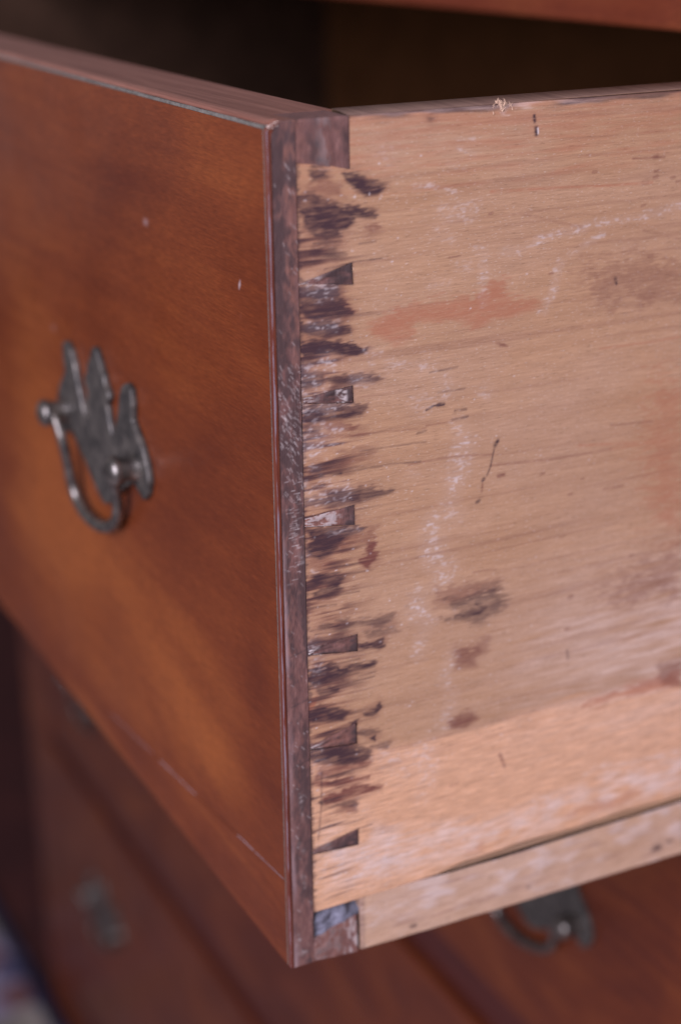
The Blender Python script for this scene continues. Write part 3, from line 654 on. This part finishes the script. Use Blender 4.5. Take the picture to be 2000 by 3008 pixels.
# fine dark grain streaks gathered near the joint and fading away from it
near = np.exp(-np.clip(Yg - 19, 0, None) / 9.0)
gst = smooth_noise(mk.sh, .22 / ST, 3.6 / ST, 71)
mk.layers['d'] = np.maximum(mk.layers['d'], .60 * sstep(.9, 2.2, gst) * np.exp(-np.clip(Yg - 15, 0, None) / 7.0) * sstep(182, 172, Zg))
wav = .9 * smooth_noise(mk.sh, 40, 140, 75)
gst2 = smooth_noise(mk.sh, .30 / ST, 22.0 / ST, 72) + .45 * smooth_noise(mk.sh, .8 / ST, 26.0 / ST, 73)
row = np.clip((np.arange(mk.sh[0])[:, None] + np.round(wav * 5).astype(int)), 0, mk.sh[0] - 1)
gst2 = gst2[row, np.arange(mk.sh[1])[None, :]]
mk.layers['w'] = np.maximum(mk.layers['w'], .22 * sstep(.5, 2.6, gst2) * sstep(44, 52, Zg))
mk.add('w', (slice(None), slice(None)), .74 * np.clip(sstep(-.9, 1.3, .8 * mk.blot + .7 * gst), 0, 1) * np.exp(-(np.clip(Yg - 12, 0, None) / 7.0) ** 2) * sstep(184, 176, Zg) * sstep(40, 60, Zg))
mk.add('d', (slice(None), slice(None)), .78 * sstep(-.1, 1.8, .8 * mk.blot + .7 * gst) * np.exp(-(np.clip(Yg - 11, 0, None) / 5.5) ** 2) * sstep(184, 174, Zg) * sstep(36, 50, Zg))
mk.layers['w'] = np.maximum(mk.layers['w'], .30 * sstep(1.2, 2.3, mk.blot + .4 * mk.streak) * np.exp(-np.clip(Yg - 20, 0, None) / 5.0) * (Zg < 180))
# thin seams round the pins and along the front edge of the board
for pn in PINS:
    w = mk.win(pn, 1.5)
    mk.add('d', w, .35 * sstep(.5, .05, np.abs(poly_sd(Yg[w], Zg[w], pn)) + .06 * mk.fine[w]))
mk.add('d', (slice(None), slice(0, 6)), .55 * sstep(.9, 0, Yg[:, 0:6] - ys[0] + .3 * mk.fine[:, 0:6]))
# dark worn dirt along the top arris
tp = sstep(2.0, .3, 199.7 - Zg + .5 * mk.streak) * sstep(-.3, .9, smooth_noise(mk.sh, 2 / ST, 6 / ST, 33) + .7 * sstep(36, 22, Yg) + .7 * sstep(84, 94, Yg))
mk.layers['d'] = np.maximum(mk.layers['d'], .72 * tp)
mk.layers['t'] = np.maximum(mk.layers['t'], .75 * sstep(1.0, .4, 199.7 - Zg + .3 * mk.streak + .2 * mk.blot) * sstep(18, 24, Yg) * sstep(92, 70, Yg))
mk.layers['t'] = np.maximum(mk.layers['t'], .8 * sstep(1.6, .4, np.hypot((Yg - TUFT[0][0]) * .9, (199.2 - Zg) * .6) + .35 * mk.fine))
# loose white flecks
rng = np.random.default_rng(5)
for _ in range(150):
    y = T1 + abs(rng.normal(0, 30)); z = rng.uniform(20, 195)
    mk.line('c', rng.uniform(.3, .8), rng.uniform(.12, .26), [(y, z), (y + rng.uniform(.05, .5), z + rng.uniform(-.1, .1))])

ny, nz = len(ys), len(zs)
PY, PZ = Yg.copy(), Zg.copy()
keep = np.ones((nz - 1, ny - 1), bool)
half_poly = [(T1 - 3, 205)] + [(T1 - 3, HALF[0][1])] + HALF + [(HALF[-1][0] + .0, 205)]
bot_sock = [(-5, -5), (T2 + .1, -5), (T2 + .1, SIDEB[2][1]), SIDEB[1], (T1 - 3, SIDEB[0][1])]
for pn in PINS + [half_poly]:
    sd = poly_sd(PY, PZ, pn)
    e = 1e-3
    gy = (poly_sd(PY + e, PZ, pn) - poly_sd(PY - e, PZ, pn)) / (2 * e)
    gz = (poly_sd(PY, PZ + e, pn) - poly_sd(PY, PZ - e, pn)) / (2 * e)
    nr = np.abs(sd) < ST * .62
    PY = np.where(nr, PY - sd * gy, PY); PZ = np.where(nr, PZ - sd * gz, PZ)
    cy = (PY[:-1, :-1] + PY[1:, 1:] + PY[1:, :-1] + PY[:-1, 1:]) / 4; cz = (PZ[:-1, :-1] + PZ[1:, 1:] + PZ[1:, :-1] + PZ[:-1, 1:]) / 4
    keep &= poly_sd(cy, cz, pn) > 0
crk = 1.5 * sstep(39, 50, PY) + .25 * sstep(36, 60, PY) * np.sin(PY * .21)
PZ = PZ + crk * sstep(2.2, 0, PZ - zlow)
# the face is not dead flat: planed ripple and a softened top arris
PX = .05 * smooth_noise(mk.sh, 30, 60, 8) - .9 * sstep(.9, 0, 199.7 - PZ) ** 2
PX = PX - .10 * np.clip(mk.layers['d'], 0, 1) * 0
verts = np.stack([PX.ravel(), PY.ravel(), PZ.ravel()], 1)
idx = np.arange(ny * nz).reshape(nz, ny)
# the board runs on into the chest in wider columns, its marks fading out
ye = np.concatenate([np.arange(ys[-1] + 1.5, 160, 1.5), np.linspace(164, 397, 40)])
EY = np.repeat(ye[None, :], nz, 0); EZ = np.repeat(PZ[:, -1:], len(ye), 1)
fade = np.exp(-(EY - ys[-1]) / 28.0)
grain_e = smooth_noise(EY.shape, 2.0, 12, 91)
ext = {k: mk.layers[k][:, -1:] * fade for k in 'dwrct'}
ext['w'] = np.maximum(ext['w'], .30 * sstep(.6, 2.4, grain_e))
ext['t'] = np.maximum(ext['t'], mk.layers['t'][:, -60:].mean(1)[:, None] * np.ones(EY.shape))
ext['f'] = np.repeat(mk.layers['f'][:, -1:], len(ye), 1)
verts = np.concatenate([verts, np.stack([np.repeat(PX[:, -1:], len(ye), 1).ravel(), EY.ravel(), EZ.ravel()], 1)])
ix = np.concatenate([idx[:, -1:], ny * nz + np.arange(EY.size).reshape(EY.shape)], 1)
qx = np.stack([ix[:-1, :-1], ix[:-1, 1:], ix[1:, 1:], ix[1:, :-1]], -1).reshape(-1, 4)
q = np.stack([idx[:-1, :-1], idx[:-1, 1:], idx[1:, 1:], idx[1:, :-1]], -1)[keep]
q = np.concatenate([q, qx])
n0 = len(verts)
YE, ZT = 397.0, 199.7
xb = -TS
extra = np.array([(0, ys[-1], zlow), (0, YE, zlow), (0, YE, ZT), (0, ys[-1], ZT),            # 0-3 rest of the outer face
                  (xb, FT, zlow), (xb, YE, zlow), (xb, YE, 200), (xb, FT, 200),              # 4-7 inner face
                  (-.9, T2, 199.70), (-.9, YE, 199.70),                                      # 8-9 outer top arris
                  (0, T1, zlow), (xb, T1, zlow),                                             # 10-11
                  ], float)
verts = np.concatenate([verts, extra])
E = lambda i: n0 + i
faces = q.tolist() + [[E(5), E(4), E(7), E(6)], [E(8), E(9), E(6), E(7)], [E(2), E(9), E(8), E(3)], [E(1), E(5), E(6), E(2)], [E(10), E(11), E(5), E(1)]]
mi = [0] * len(q) + [0, 1, 0, 0, 0]
side = mesh_obj('side_board', verts, faces, [M['side'], M['sidetop']], drawer, True, mi)
Lr = {k: np.concatenate([mk.layers[k].ravel(), ext[k].ravel()]) for k in 'dwrcft'}
set_attr(side, 'marks_a', np.stack([Lr['d'].ravel(), Lr['c'].ravel(), Lr['r'].ravel()], 1))
set_attr(side, 'marks_b', np.stack([Lr['w'].ravel(), Lr['f'].ravel(), Lr['t'].ravel()], 1))
side['label'] = 'pale side board with dark smears, white chalky streaks and a rusty patch'

# --- runner strip under the side, its face grid carrying dirt spots, a dark lower edge and painted end shade
ys2 = np.arange(T2 + .35, 122, .5)
vs2 = np.linspace(0, 1, 42)
yt = [p[0] for p in STRIPT]; ztv = [p[1] for p in STRIPT]
zt2 = np.interp(ys2, [18.8, 36, 45, 60, 120], [13.75, 13.75, 13.1, 12.75, 13.0])
zb2 = np.interp(ys2, [p[0] for p in STRIPB], [p[1] for p in STRIPB])
Y2 = np.repeat(ys2[None, :], len(vs2), 0)
Z2 = zb2[None, :] + (zt2 - zb2)[None, :] * vs2[:, None]
ms = Marks(ys2, np.linspace(-4, 13.6, len(vs2)), 41)
ms.Y, ms.Z = Y2, Z2
for (y, z), r, stg in zip(SSPOT, (1.6, .9, 1.2, .9), (.8, .55, .5, .6)):
    ms.layers['d'] = np.maximum(ms.layers['d'], stg * sstep(r, r * .2, np.hypot((Y2 - y) * .6, Z2 - z) + .3 * ms.fine))
ms.layers['c'] = .22 * sstep(.9, 2.6, ms.blot + .6 * ms.fine + .4 * sstep(2, 11, Z2) - .1)
ms.layers['t'] = .38 * sstep(-.6, 1.2, ms.blot + .5 * ms.streak) * sstep(14, 40, Y2) * sstep(1, 7, Z2)
ms.layers['w'] = .28 * sstep(.9, 2.0, ms.streak) + .35 * sstep(.5, 0, np.abs(Z2 - (1.2 + .02 * Y2)) + .15 * ms.fine) * sstep(30, 45, Y2) * sstep(75, 60, Y2)
ms.layers['d'] = np.maximum(ms.layers['d'], .6 * sstep(.35, .02, Z2 - zb2[None, :] + .12 * ms.fine))
ms.layers['d'] = np.maximum(ms.layers['d'], .55 * sstep(1.5, .5, Y2 - ys2[0] + .15 * ms.fine))  # shade of the end grain painted in as a dark strip at the near end
n2y, n2z = len(ys2), len(vs2)
X2 = -.05 + .04 * ms.blot - .35 * sstep(.5, 0, Z2 - zb2[None, :]) - .5 * sstep(.6, 0, Y2 - ys2[0])
v2 = np.stack([X2.ravel(), Y2.ravel(), Z2.ravel()], 1)
i2 = np.arange(n2y * n2z).reshape(n2z, n2y)
q2 = np.stack([i2[:-1, :-1], i2[:-1, 1:], i2[1:, 1:], i2[1:, :-1]], -1).reshape(-1, 4)
m0 = len(v2)
ex = np.array([(-18, ys2[0], zb2[0]), (-18, ys2[-1], zb2[-1]), (-18, ys2[-1], zt2[-1]), (-18, ys2[0], zt2[0])], float)
v2 = np.concatenate([v2, ex])
low = i2[0].tolist(); top = i2[-1].tolist(); lft = i2[:, 0].tolist()
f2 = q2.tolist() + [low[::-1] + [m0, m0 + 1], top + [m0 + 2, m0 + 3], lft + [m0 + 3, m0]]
strip = mesh_obj('runner_strip', v2, f2, [M['strip'], M['gap_shade']], drawer, True, [0] * (len(f2) - 2) + [1, 0])
strip['label'] = 'yellowish runner strip glued below the side board'
set_attr(strip, 'marks_a', np.stack([ms.layers['d'].ravel(), ms.layers['c'].ravel(), ms.layers['r'].ravel()], 1))
set_attr(strip, 'marks_b', np.stack([ms.layers['w'].ravel(), ms.layers['f'].ravel(), ms.layers['t'].ravel()], 1))
strip.data.polygons.foreach_set('use_smooth', np.array([len(p.vertices) == 4 for p in strip.data.polygons], dtype=bool))
box('runner_strip', (-18, 122.1, -3.6), (-.1, 397, 13.0), M['strip'], drawer, .3)

# --- front board: core with a dirty end, bare top edge
end = Marks(np.arange(.85, T1 + .001, .18), np.arange(0, 198.0, .25), 61)
Ye, Ze = end.Y, end.Z
bl = smooth_noise(end.sh, 9, 5, 62); bl2 = smooth_noise(end.sh, 26, 6, 63); bl3 = smooth_noise(end.sh, 3.5, 2.5, 64); bl4 = smooth_noise(end.sh, 1.6, 1.0, 65)
# dark wax, heavier in the middle heights and on the outer half near the top
dens = np.interp(Ze, [0, 12, 30, 60, 75, 90, 120, 140, 158, 175, 200], [-.5, -.3, .55, .25, -.1, .1, .75, .9, .5, .15, .1])
outer = sstep(4.0, 1.6, Ye) * sstep(128, 165, Ze) - .45 * sstep(3.2, 5.4, Ye) * sstep(140, 165, Ze)
lowout = -.9 * sstep(2.4, 1.2, Ye) * sstep(118, 95, Ze)
inner = .7 * sstep(4.6, 5.8, Ye) * sstep(112, 90, Ze) * sstep(8, 18, Ze)
end.layers['d'] = sstep(-.9, 1.5, dens + 1.25 * outer + lowout + inner + .34 * bl + .28 * bl2 + .38 * bl3 + .30 * bl4) * .86
end.layers['r'] = .55 * sstep(2.3, 1.2, Ye + .25 * bl) * sstep(125, 95, Ze) * sstep(-1.2, .8, bl2)          # paler bare band beside the bead, low down
end.layers['f'] = .75 * sstep(.2, 1.3, bl2 + .5 * bl + 1.1 * sstep(3.4, 5.0, Ye) * sstep(142, 160, Ze) - .2) * sstep(.6, .1, end.layers['d'] - .2)
rng = np.random.default_rng(9)
for _ in range(210):                                     # scratches
    z = rng.choice([rng.uniform(118, 150), rng.uniform(128, 146), rng.uniform(5, 196)]); y = rng.uniform(1.0, 6.0)
    l = rng.uniform(.4, 1.6); a = R(rng.choice([-48, -52, -58, -40])) + rng.normal(0, .12)
    end.line('c', rng.uniform(.15, .48), rng.uniform(.08, .15), [(y, z), (y + l * math.cos(a) * .8, z + l * math.sin(a))])
for _ in range(46):
    z = rng.uniform(100, 124); y = rng.uniform(1.6, 5.0)
    end.line('c', rng.uniform(.2, .55), rng.uniform(.10, .18), [(y, z), (y + rng.uniform(.5, 1.6), z + rng.uniform(-.1, .2))])
for pts, st in (([(3.4, 112), (4.4, 108.5)], .6), ([(5.0, 107), (5.6, 105)], .8), ([(1.9, 6.5), (2.6, 4.2), (3.2, 3.4)], .9), ([(2.0, 9), (2.6, 7)], .7), ([(2.4, 3.2), (4.2, 3.3)], .8), ([(3.6, 47), (4.2, 40)], .5), ([(3.2, 26), (4.4, 22)], .6), ([(3.0, 34), (4.3, 31)], .5)):
    end.chalk(st, 1.1, pts)
for z in (70.5, 55.0, 83.0):
    end.line('d', .8, .35, [(2.0, z - .6), (6.2, z + .5)])
ey, ez = end.ys, end.zs
n_y, n_z = len(ey), len(ez)
ve = np.stack([(.03 * bl).ravel(), Ye.ravel(), Ze.ravel()], 1)
# the end runs up behind the bead in a rounded corner
def top_of(y):
    t = np.clip((y - .85) / 2.6, 0, 1)
    return 195.6 + 4.2 * np.sqrt(np.clip(1 - (1 - t) ** 2, 0, 1))
zt_end = top_of(Ye[0])
fz = np.clip((Ze - 190) / (ez[-1] - 190), 0, 1)
ve[:, 2] = (np.where(Ze > 190, 190 + fz * (zt_end[None, :] - 190), Ze)).ravel()
ie = np.arange(n_y * n_z).reshape(n_z, n_y)
qe = np.stack([ie[:-1, :-1], ie[:-1, 1:], ie[1:, 1:], ie[1:, :-1]], -1).reshape(-1, 4)
b0 = len(ve)
ring = [(.85, 0)] + [(T1, 0)]
# body behind the end, butted to its rim
rim = ie[-1].tolist()
back_rim = np.stack([np.full(n_y, -W), ve[rim, 1], ve[rim, 2]], 1)
body = np.array([(-W, .85, 0), (-W, T1, 0)], float)
lowrim = ie[0].tolist()
ve = np.concatenate([ve, back_rim, body])
br = [b0 + i for i in range(n_y)]
bb = b0 + n_y
fe = qe.tolist()
for i in range(n_y - 1): fe.append([rim[i], rim[i + 1], br[i + 1], br[i]])
mie = [0] * len(qe) + [1] * (n_y - 1)
fe.append([lowrim[0], bb, bb + 1, lowrim[-1]][::-1] + lowrim[-2:0:-1][:0]); mie.append(1)
fe.append(ie[:, 0].tolist()[::-1] + [bb, br[0]][:2]); mie.append(1)
# inner part of the front, behind the side's tails
c0 = len(ve)
cb = np.array([(-W, T1, 0), (-TS, T1, 0), (-TS, FT, 0), (-W, FT, 0), (-W, T1, 199.8), (-TS, T1, 199.8), (-TS, FT, 199.8), (-W, FT, 199.8)], float)
ve = np.concatenate([ve, cb])
fe += [[c0 + i for i in t] for t in ((0, 3, 2, 1), (4, 5, 6, 7), (1, 2, 6, 5), (2, 3, 7, 6), (3, 0, 4, 7))]
mie += [1] * 5
front = mesh_obj('front_board', ve, fe, [M['end'], M['edge']], drawer, False, mie)
sm = np.zeros(len(front.data.polygons), bool); sm[:len(qe)] = True
front.data.polygons.foreach_set('use_smooth', sm)
front['label'] = 'mahogany drawer front, its end grain dark with wax and scratches'
el = end.layers
set_attr(front, 'marks_a', np.stack([el['d'].ravel(), el['c'].ravel(), el['r'].ravel()], 1))
set_attr(front, 'marks_b', np.stack([el['w'].ravel(), el['f'].ravel(), el['t'].ravel()], 1))

# --- dovetail pins of the front showing in the side, each its own piece
def pin_face(poly, x, dark, chalk, fresh, seed, back=-TS + .05, grid=.3):
    """a pin as a fine-faced block: grid clipped to the polygon's bounding quad by bilinear map"""
    a, b, c, d = poly                 # left-top, right-top, right-bottom, left-bottom
    u = np.linspace(0, 1, 44); v = np.linspace(0, 1, 18)
    U, V = np.meshgrid(u, v)
    P = [np.array(t, float) for t in (a, b, c, d)]
    Yp = (1 - U) * (1 - V) * P[0][0] + U * (1 - V) * P[1][0] + U * V * P[2][0] + (1 - U) * V * P[3][0]
    Zp = (1 - U) * (1 - V) * P[0][1] + U * (1 - V) * P[1][1] + U * V * P[2][1] + (1 - U) * V * P[3][1]
    n1 = smooth_noise(U.shape, 1.6, 3, seed); n2 = smooth_noise(U.shape, .8, 1.2, seed + 1)
    Xp = x + .05 * n1
    edge = np.minimum(np.minimum(U * 12, (1 - U) * 12), np.minimum(V, 1 - V) * 4)
    Xp = Xp - .06 * sstep(.5, 0, edge)
    v3 = np.stack([Xp.ravel(), Yp.ravel(), Zp.ravel()], 1)
    ii = np.arange(U.size).reshape(U.shape)
    qq = np.stack([ii[:-1, :-1], ii[1:, :-1], ii[1:, 1:], ii[:-1, 1:]], -1).reshape(-1, 4).tolist()
    m = len(v3)
    v3 = np.concatenate([v3, np.array([(back, t[0], t[1]) for t in (a, b, c, d)], float)])
    qq += [ii[0].tolist() + [m + 1, m], ii[-1].tolist()[::-1] + [m + 3, m + 2], ii[:, -1].tolist() + [m + 2, m + 1], ii[:, 0].tolist()[::-1] + [m, m + 3]]
    dk = np.clip(dark(U) + .25 * n1 + .12 * n2, 0, 1)
    ck = np.clip(chalk(U) * sstep(-.8, .9, n2 + .6 * n1 + .5 * (chalk(U) > .8)), 0, 1)
    fr = np.clip(fresh(U) + .2 * n1 * (fresh(U) > .05), 0, 1)
    o = mesh_obj('dovetail_pin', v3, qq, M['end'], front, False)
    z = np.zeros(U.size)
    set_attr(o, 'marks_a', np.stack([dk.ravel(), ck.ravel(), z], 1))
    set_attr(o, 'marks_b', np.stack([z, fr.ravel(), z], 1))
    return o


def shrink(p, g=.05):
    c = np.mean(np.array(p), 0)
    return [tuple(np.array(t) + np.clip(c - np.array(t), -g, g)) for t in p]


Pn = [list(p) for p in PINS]
Pn[0] = [(Pn[0][0][0], 166.75), Pn[0][2], Pn[0][3], (Pn[0][0][0], 165.95)]
one = lambda a: (lambda U: a + 0 * U)
pin_face(shrink(Pn[0]), -.06, lambda U: .30 + .62 * sstep(.45, .75, U), lambda U: .55 * sstep(.55, .25, U), one(0), 201)
pin_face(shrink(Pn[1]), -.06, lambda U: .45 + .45 * sstep(.3, .9, U), lambda U: .5 * sstep(.4, .1, U) + .75 * sstep(.62, .72, U) * sstep(.92, .84, U), one(.1), 203)
pin_face(shrink(Pn[2]), -.06, lambda U: .02 + .85 * sstep(.72, .86, U), lambda U: .56 * sstep(.82, .55, U), lambda U: 1.0 * sstep(.85, .6, U), 205)
pin_face(shrink(Pn[3]), -.16, lambda U: .55 + .35 * sstep(.8, .97, U) - .25 * sstep(.55, .65, U) * sstep(.9, .8, U), lambda U: .8 * sstep(.28, .08, U), lambda U: .5 * sstep(.4, .6, U), 207)
pin_face(shrink(Pn[4]), -.14, lambda U: .18 + .55 * sstep(.8, .95, U), lambda U: .55 * sstep(.35, .05, U), lambda U: .8 * sstep(.15, .4, U) * sstep(1, .8, U), 209)
pin_face(shrink(Pn[5]), -.06, lambda U: .35 + .5 * sstep(.5, .6, U), lambda U: .15 * sstep(.5, .3, U), lambda U: .55 * sstep(.5, .35, U), 211)
# top half pin: flush with the end
zt = 199.75
hp = pin_face([(T1 + .02, zt), (HALF[-1][0] - .08, zt), (HALF[-1][0] - .06, HALF[-1][1] + .12), (T1 + .02, HALF[0][1] + .1)], .0,
              lambda U: .30 + .22 * np.sin(7 * U) * (U > .35) - .2 * sstep(.30, .05, U), lambda U: .12 * sstep(.3, .5, U) * sstep(.7, .55, U), lambda U: .45 * sstep(.3, .05, U) + .1, 213)
for v in hp.data.vertices:                               # eased top arris
    if v.co.z > .1993 and v.co.x > -.002: v.co.x -= .0003
# bottom half pin, below the broken groove
bp = pin_face([(T1 + .02, 6.3), (T2 - .7, 9.3), (T2 - .5, -1.2), (T1 + .02, 0.0)], .0, lambda U: .02 + 0 * U, lambda U: .42 * sstep(.6, .95, U) + .12, lambda U: .45 + 0 * U, 215, back=-18)
bp['label'] = 'reddish half pin at the foot of the joint'

# --- grey broken debris in the groove above the half pin
rng = np.random.default_rng(21)
gy = np.linspace(T1 + .05, T2 + .25, 40); gv = np.linspace(0, 1, 26)
G_Y, G_V = np.meshgrid(gy, gv)
lo = np.interp(G_Y, [T1, T2], [6.0, 9.0]); hi = 14.2 + 0 * G_Y
G_Z = lo + (hi - lo) * G_V
gn = smooth_noise(G_Y.shape, 2.6, 4.0, 22); gn2 = smooth_noise(G_Y.shape, 1.0, 1.6, 23)
G_X = -.7 - 2.2 * sstep(.55, .95, G_V) - 2.4 * sstep(.70, .98, (G_Y - T1) / (T2 - T1)) * sstep(.2, .5, G_V) + .22 * gn + .10 * gn2
G_X = np.minimum(G_X, -.25)
ig = np.arange(G_Y.size).reshape(G_Y.shape)
db = mesh_obj('packed_debris', np.stack([G_X.ravel(), G_Y.ravel(), G_Z.ravel()], 1), np.stack([ig[:-1, :-1], ig[:-1, 1:], ig[1:, 1:], ig[1:, :-1]], -1).reshape(-1, 4).tolist(), M['debris'], drawer, True)
db['label'] = 'grey crumbled debris packed in the open groove end'
box('groove_back', (-TS, T1 + .03, 5.0), (-5.2, T2 + .2, 13.8), M['inside'], drawer)

# --- polished veneer on the front, a slanting repair along its foot, bead and glue lines
def z_low(x):
    return max(0.25, 24.1 + .103 * x)


VX1, VT = -2.0, 198.15
xs = np.concatenate([np.linspace(-W, -262, 12), np.arange(-260, VX1 - .2, 1.0), [VX1]])
vv = np.linspace(0, 1, 130)
zl = np.array([z_low(x) for x in xs])
XV, VV = np.meshgrid(xs, vv)
ZV = zl[None, :] + (VT - zl)[None, :] * VV
# lighter and darker clouds of the figure: (x, z, rx, rz, tilt, strength)
warm = np.zeros(XV.shape); dk = np.zeros(XV.shape); sp = np.zeros(XV.shape)


def cloud(x, z, rx, rz, st, tilt=0.0):
    c, s_ = math.cos(tilt), math.sin(tilt)
    dx, dz = XV - x, ZV - z
    return st * np.exp(-(((dx * c + dz * s_) / rx) ** 2 + ((-dx * s_ + dz * c) / rz) ** 2))


for a in CLOUD_W: warm += cloud(*a)
for a in CLOUD_D: dk += cloud(*a)
for x, z, l, w_, st in ((-70.9, 168.4, 2.6, .40, .22), (-15.9, 164.0, .6, .30, .5), (-152.8, 124.3, 2.2, 1.0, .10), (-16, 157.5, 1.6, .2, .15)):
    sp = np.maximum(sp, st * sstep(1.15, .5, np.hypot((XV - x) / l, (ZV - z) / w_)))
iv = np.arange(XV.size).reshape(XV.shape)
nzv, nxv = XV.shape
bow = np.interp(xs, [-W, -376, 0], [0, -.3, 0])
v4 = np.stack([XV.ravel(), np.repeat(bow[None, :], nzv, 0).ravel(), ZV.ravel()], 1)
f4 = np.stack([iv[:-1, :-1], iv[:-1, 1:], iv[1:, 1:], iv[1:, :-1]], -1).reshape(-1, 4).tolist()
k0 = len(v4)
rimi = iv[0].tolist() + iv[1:, -1].tolist() + iv[-1, -2::-1].tolist() + iv[-2:0:-1, 0].tolist()
v4 = np.concatenate([v4, v4[rimi] + np.array([0, 0, 0])])
v4[k0:, 1] = .84
nr_ = len(rimi)
for i in range(nr_):
    j = (i + 1) % nr_
    f4.append([rimi[j], rimi[i], k0 + i, k0 + j])
ven = mesh_obj('veneer', v4, f4, M['veneer'], drawer, False)
set_attr(ven, 'figure', np.stack([warm.ravel(), dk.ravel(), sp.ravel()], 1))
ven['label'] = 'glossy reddish brown veneer with lighter orange figure'

pxs = np.arange(-232, VX1 + .01, 2.0)
pp = [(x, .05) for x in pxs] + [(x, z_low(x) - .32) for x in pxs[::-1] if z_low(x) > .5]
pt = prism('veneer_patch', pp, 1, .02, .84, M['patch'], drawer)
pt['label'] = 'slanting strip of veneer let into the foot of the front'
# pale filler showing along stretches of the patch's seam
for a, b, wd in ((-3, -19, .13), (-20, -30, .30), (-58, -84, .36), (-90, -125, .16)):
    pts_ = np.linspace(a, b, 14)
    rg_ = np.random.default_rng(int(-a))
    up_ = [(x, z_low(x) - .16 + wd * (.5 + .3 * rg_.uniform(-1, 1))) for x in pts_]
    dn_ = [(x, z_low(x) - .16 - wd * (.5 + .3 * rg_.uniform(-1, 1))) for x in pts_[::-1]]
    prism('seam_filler', up_ + dn_, 1, -.03, .4, M['fill'], drawer)
# bead on the right edge with a rounded infill at the top corner
bead_poly = [(-.02, .1), (.82, .1), (.83, 195.4), (1.05, 197.1), (1.7, 198.5), (2.6, 199.25), (3.1, 199.45), (2.4, 199.6), (1.3, 199.2), (.4, 198.6), (-.02, 198.0)]
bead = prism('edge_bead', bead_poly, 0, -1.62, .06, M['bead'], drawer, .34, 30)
bead['label'] = 'thin polished bead along the right edge of the front'
box('glue_line', (-2.02, .06, .1), (-1.60, .7, 198.1), M['glue'], drawer)
# grey line under the top edge, thicker towards the left
gx = np.linspace(-W, -1.4, 160)
gr = np.random.default_rng(3)
gtop = [(x, 198.95 + .10 * gr.uniform(-1, 1)) for x in gx]
gbot = [(x, 198.18) for x in gx[::-1]]
prism('glue_line', gtop + gbot, 1, .16, .9, M['glue'], drawer)
# rounded top edging over the front's arris
arc = [(.84, 198.9), (.30, 199.0), (.22, 199.25), (.55, 199.65), (1.3, 199.93), (2.4, 200.02), (3.2, 199.98), (3.3, 199.2)]
te = prism('top_edging', arc, 0, -W, -1.75, M['edge'], drawer, .05, 60)
# pale splintered chip at the very corner
rng = np.random.default_rng(31)
cv, cf = [], []
for i in range(26):
    y = rng.uniform(.1, 2.2); z = 198.4 + .42 * y + rng.uniform(-.3, .45); x = rng.uniform(-.5, .22); l = rng.uniform(.3, .9); t = rng.uniform(.06, .14)
    a = rng.uniform(-.6, .9)
    b = len(cv)
    cv += [(x - t, y, z), (x + t, y, z), (x + t, y + l * math.cos(a), z + l * math.sin(a) * .6), (x - t, y + l * math.cos(a), z + l * math.sin(a) * .6), (x, y + l * .5, z + .22)]
    cf += [(b, b + 1, b + 4), (b + 1, b + 2, b + 4), (b + 2, b + 3, b + 4), (b + 3, b, b + 4), (b + 3, b + 2, b + 1, b)]
ck = mesh_obj('splintered_chip', cv, cf, M['chip'], drawer)
ck['label'] = 'pale splintered chip at the top corner of the front'

# --- a tuft of torn fibres on the top edge of the side
rng = np.random.default_rng(17)
tv, tf = [], []
ty, tz = TUFT[0]
for i in range(130):
    y = ty + rng.normal(0, 1.1); x = rng.uniform(-2.5, .1); z = 199.2 + rng.uniform(-1.6, .3)
    l = rng.uniform(.8, 2.3); lean = rng.normal(-.25, .35) - .10 * (y - ty); out = rng.uniform(-.2, .35)
    t = rng.uniform(.05, .13)
    pr = [Vector((x + .25 + out * l * s, y + lean * l * s + .10 * math.sin(3 * s + i), z + l * (s - .35 * s * s))) for s in (0, .35, .7, 1)]
    b = len(tv)
    for k, p in enumerate(pr):
        tt = t * (1 - .8 * k / 3)
        tv += [(p.x, p.y - tt, p.z), (p.x + tt, p.y + tt * .5, p.z), (p.x - tt * .6, p.y + tt, p.z)]
    for k in range(3):
        for m in range(3):
            m2 = (m + 1) % 3
            tf.append((b + 3 * k + m, b + 3 * k + m2, b + 3 * k + 3 + m2, b + 3 * k + 3 + m))
tu = mesh_obj('splinter_tuft', tv, tf, M['tuft'], drawer)
tu['label'] = 'pale tuft of torn fibres on the top edge of the side'

# --- the rest of the drawer box
box('side_board', (-W, FT + .02, 14), (-W + TS, 397, 199.7), M['boxside'], drawer, .6)
box('back_board', (-W + TS + .02, 386, 14), (-TS - .02, 397, 196), M['backwood'], drawer, .6)
box('bottom_board', (-W + 6, FT - 3, 7), (-TS - .03, 396, 13.4), M['inside'], drawer, .3)
for cx in (-112.0, -W + 112.0):
    make_pull(drawer, cx, 0.0, 103.0)
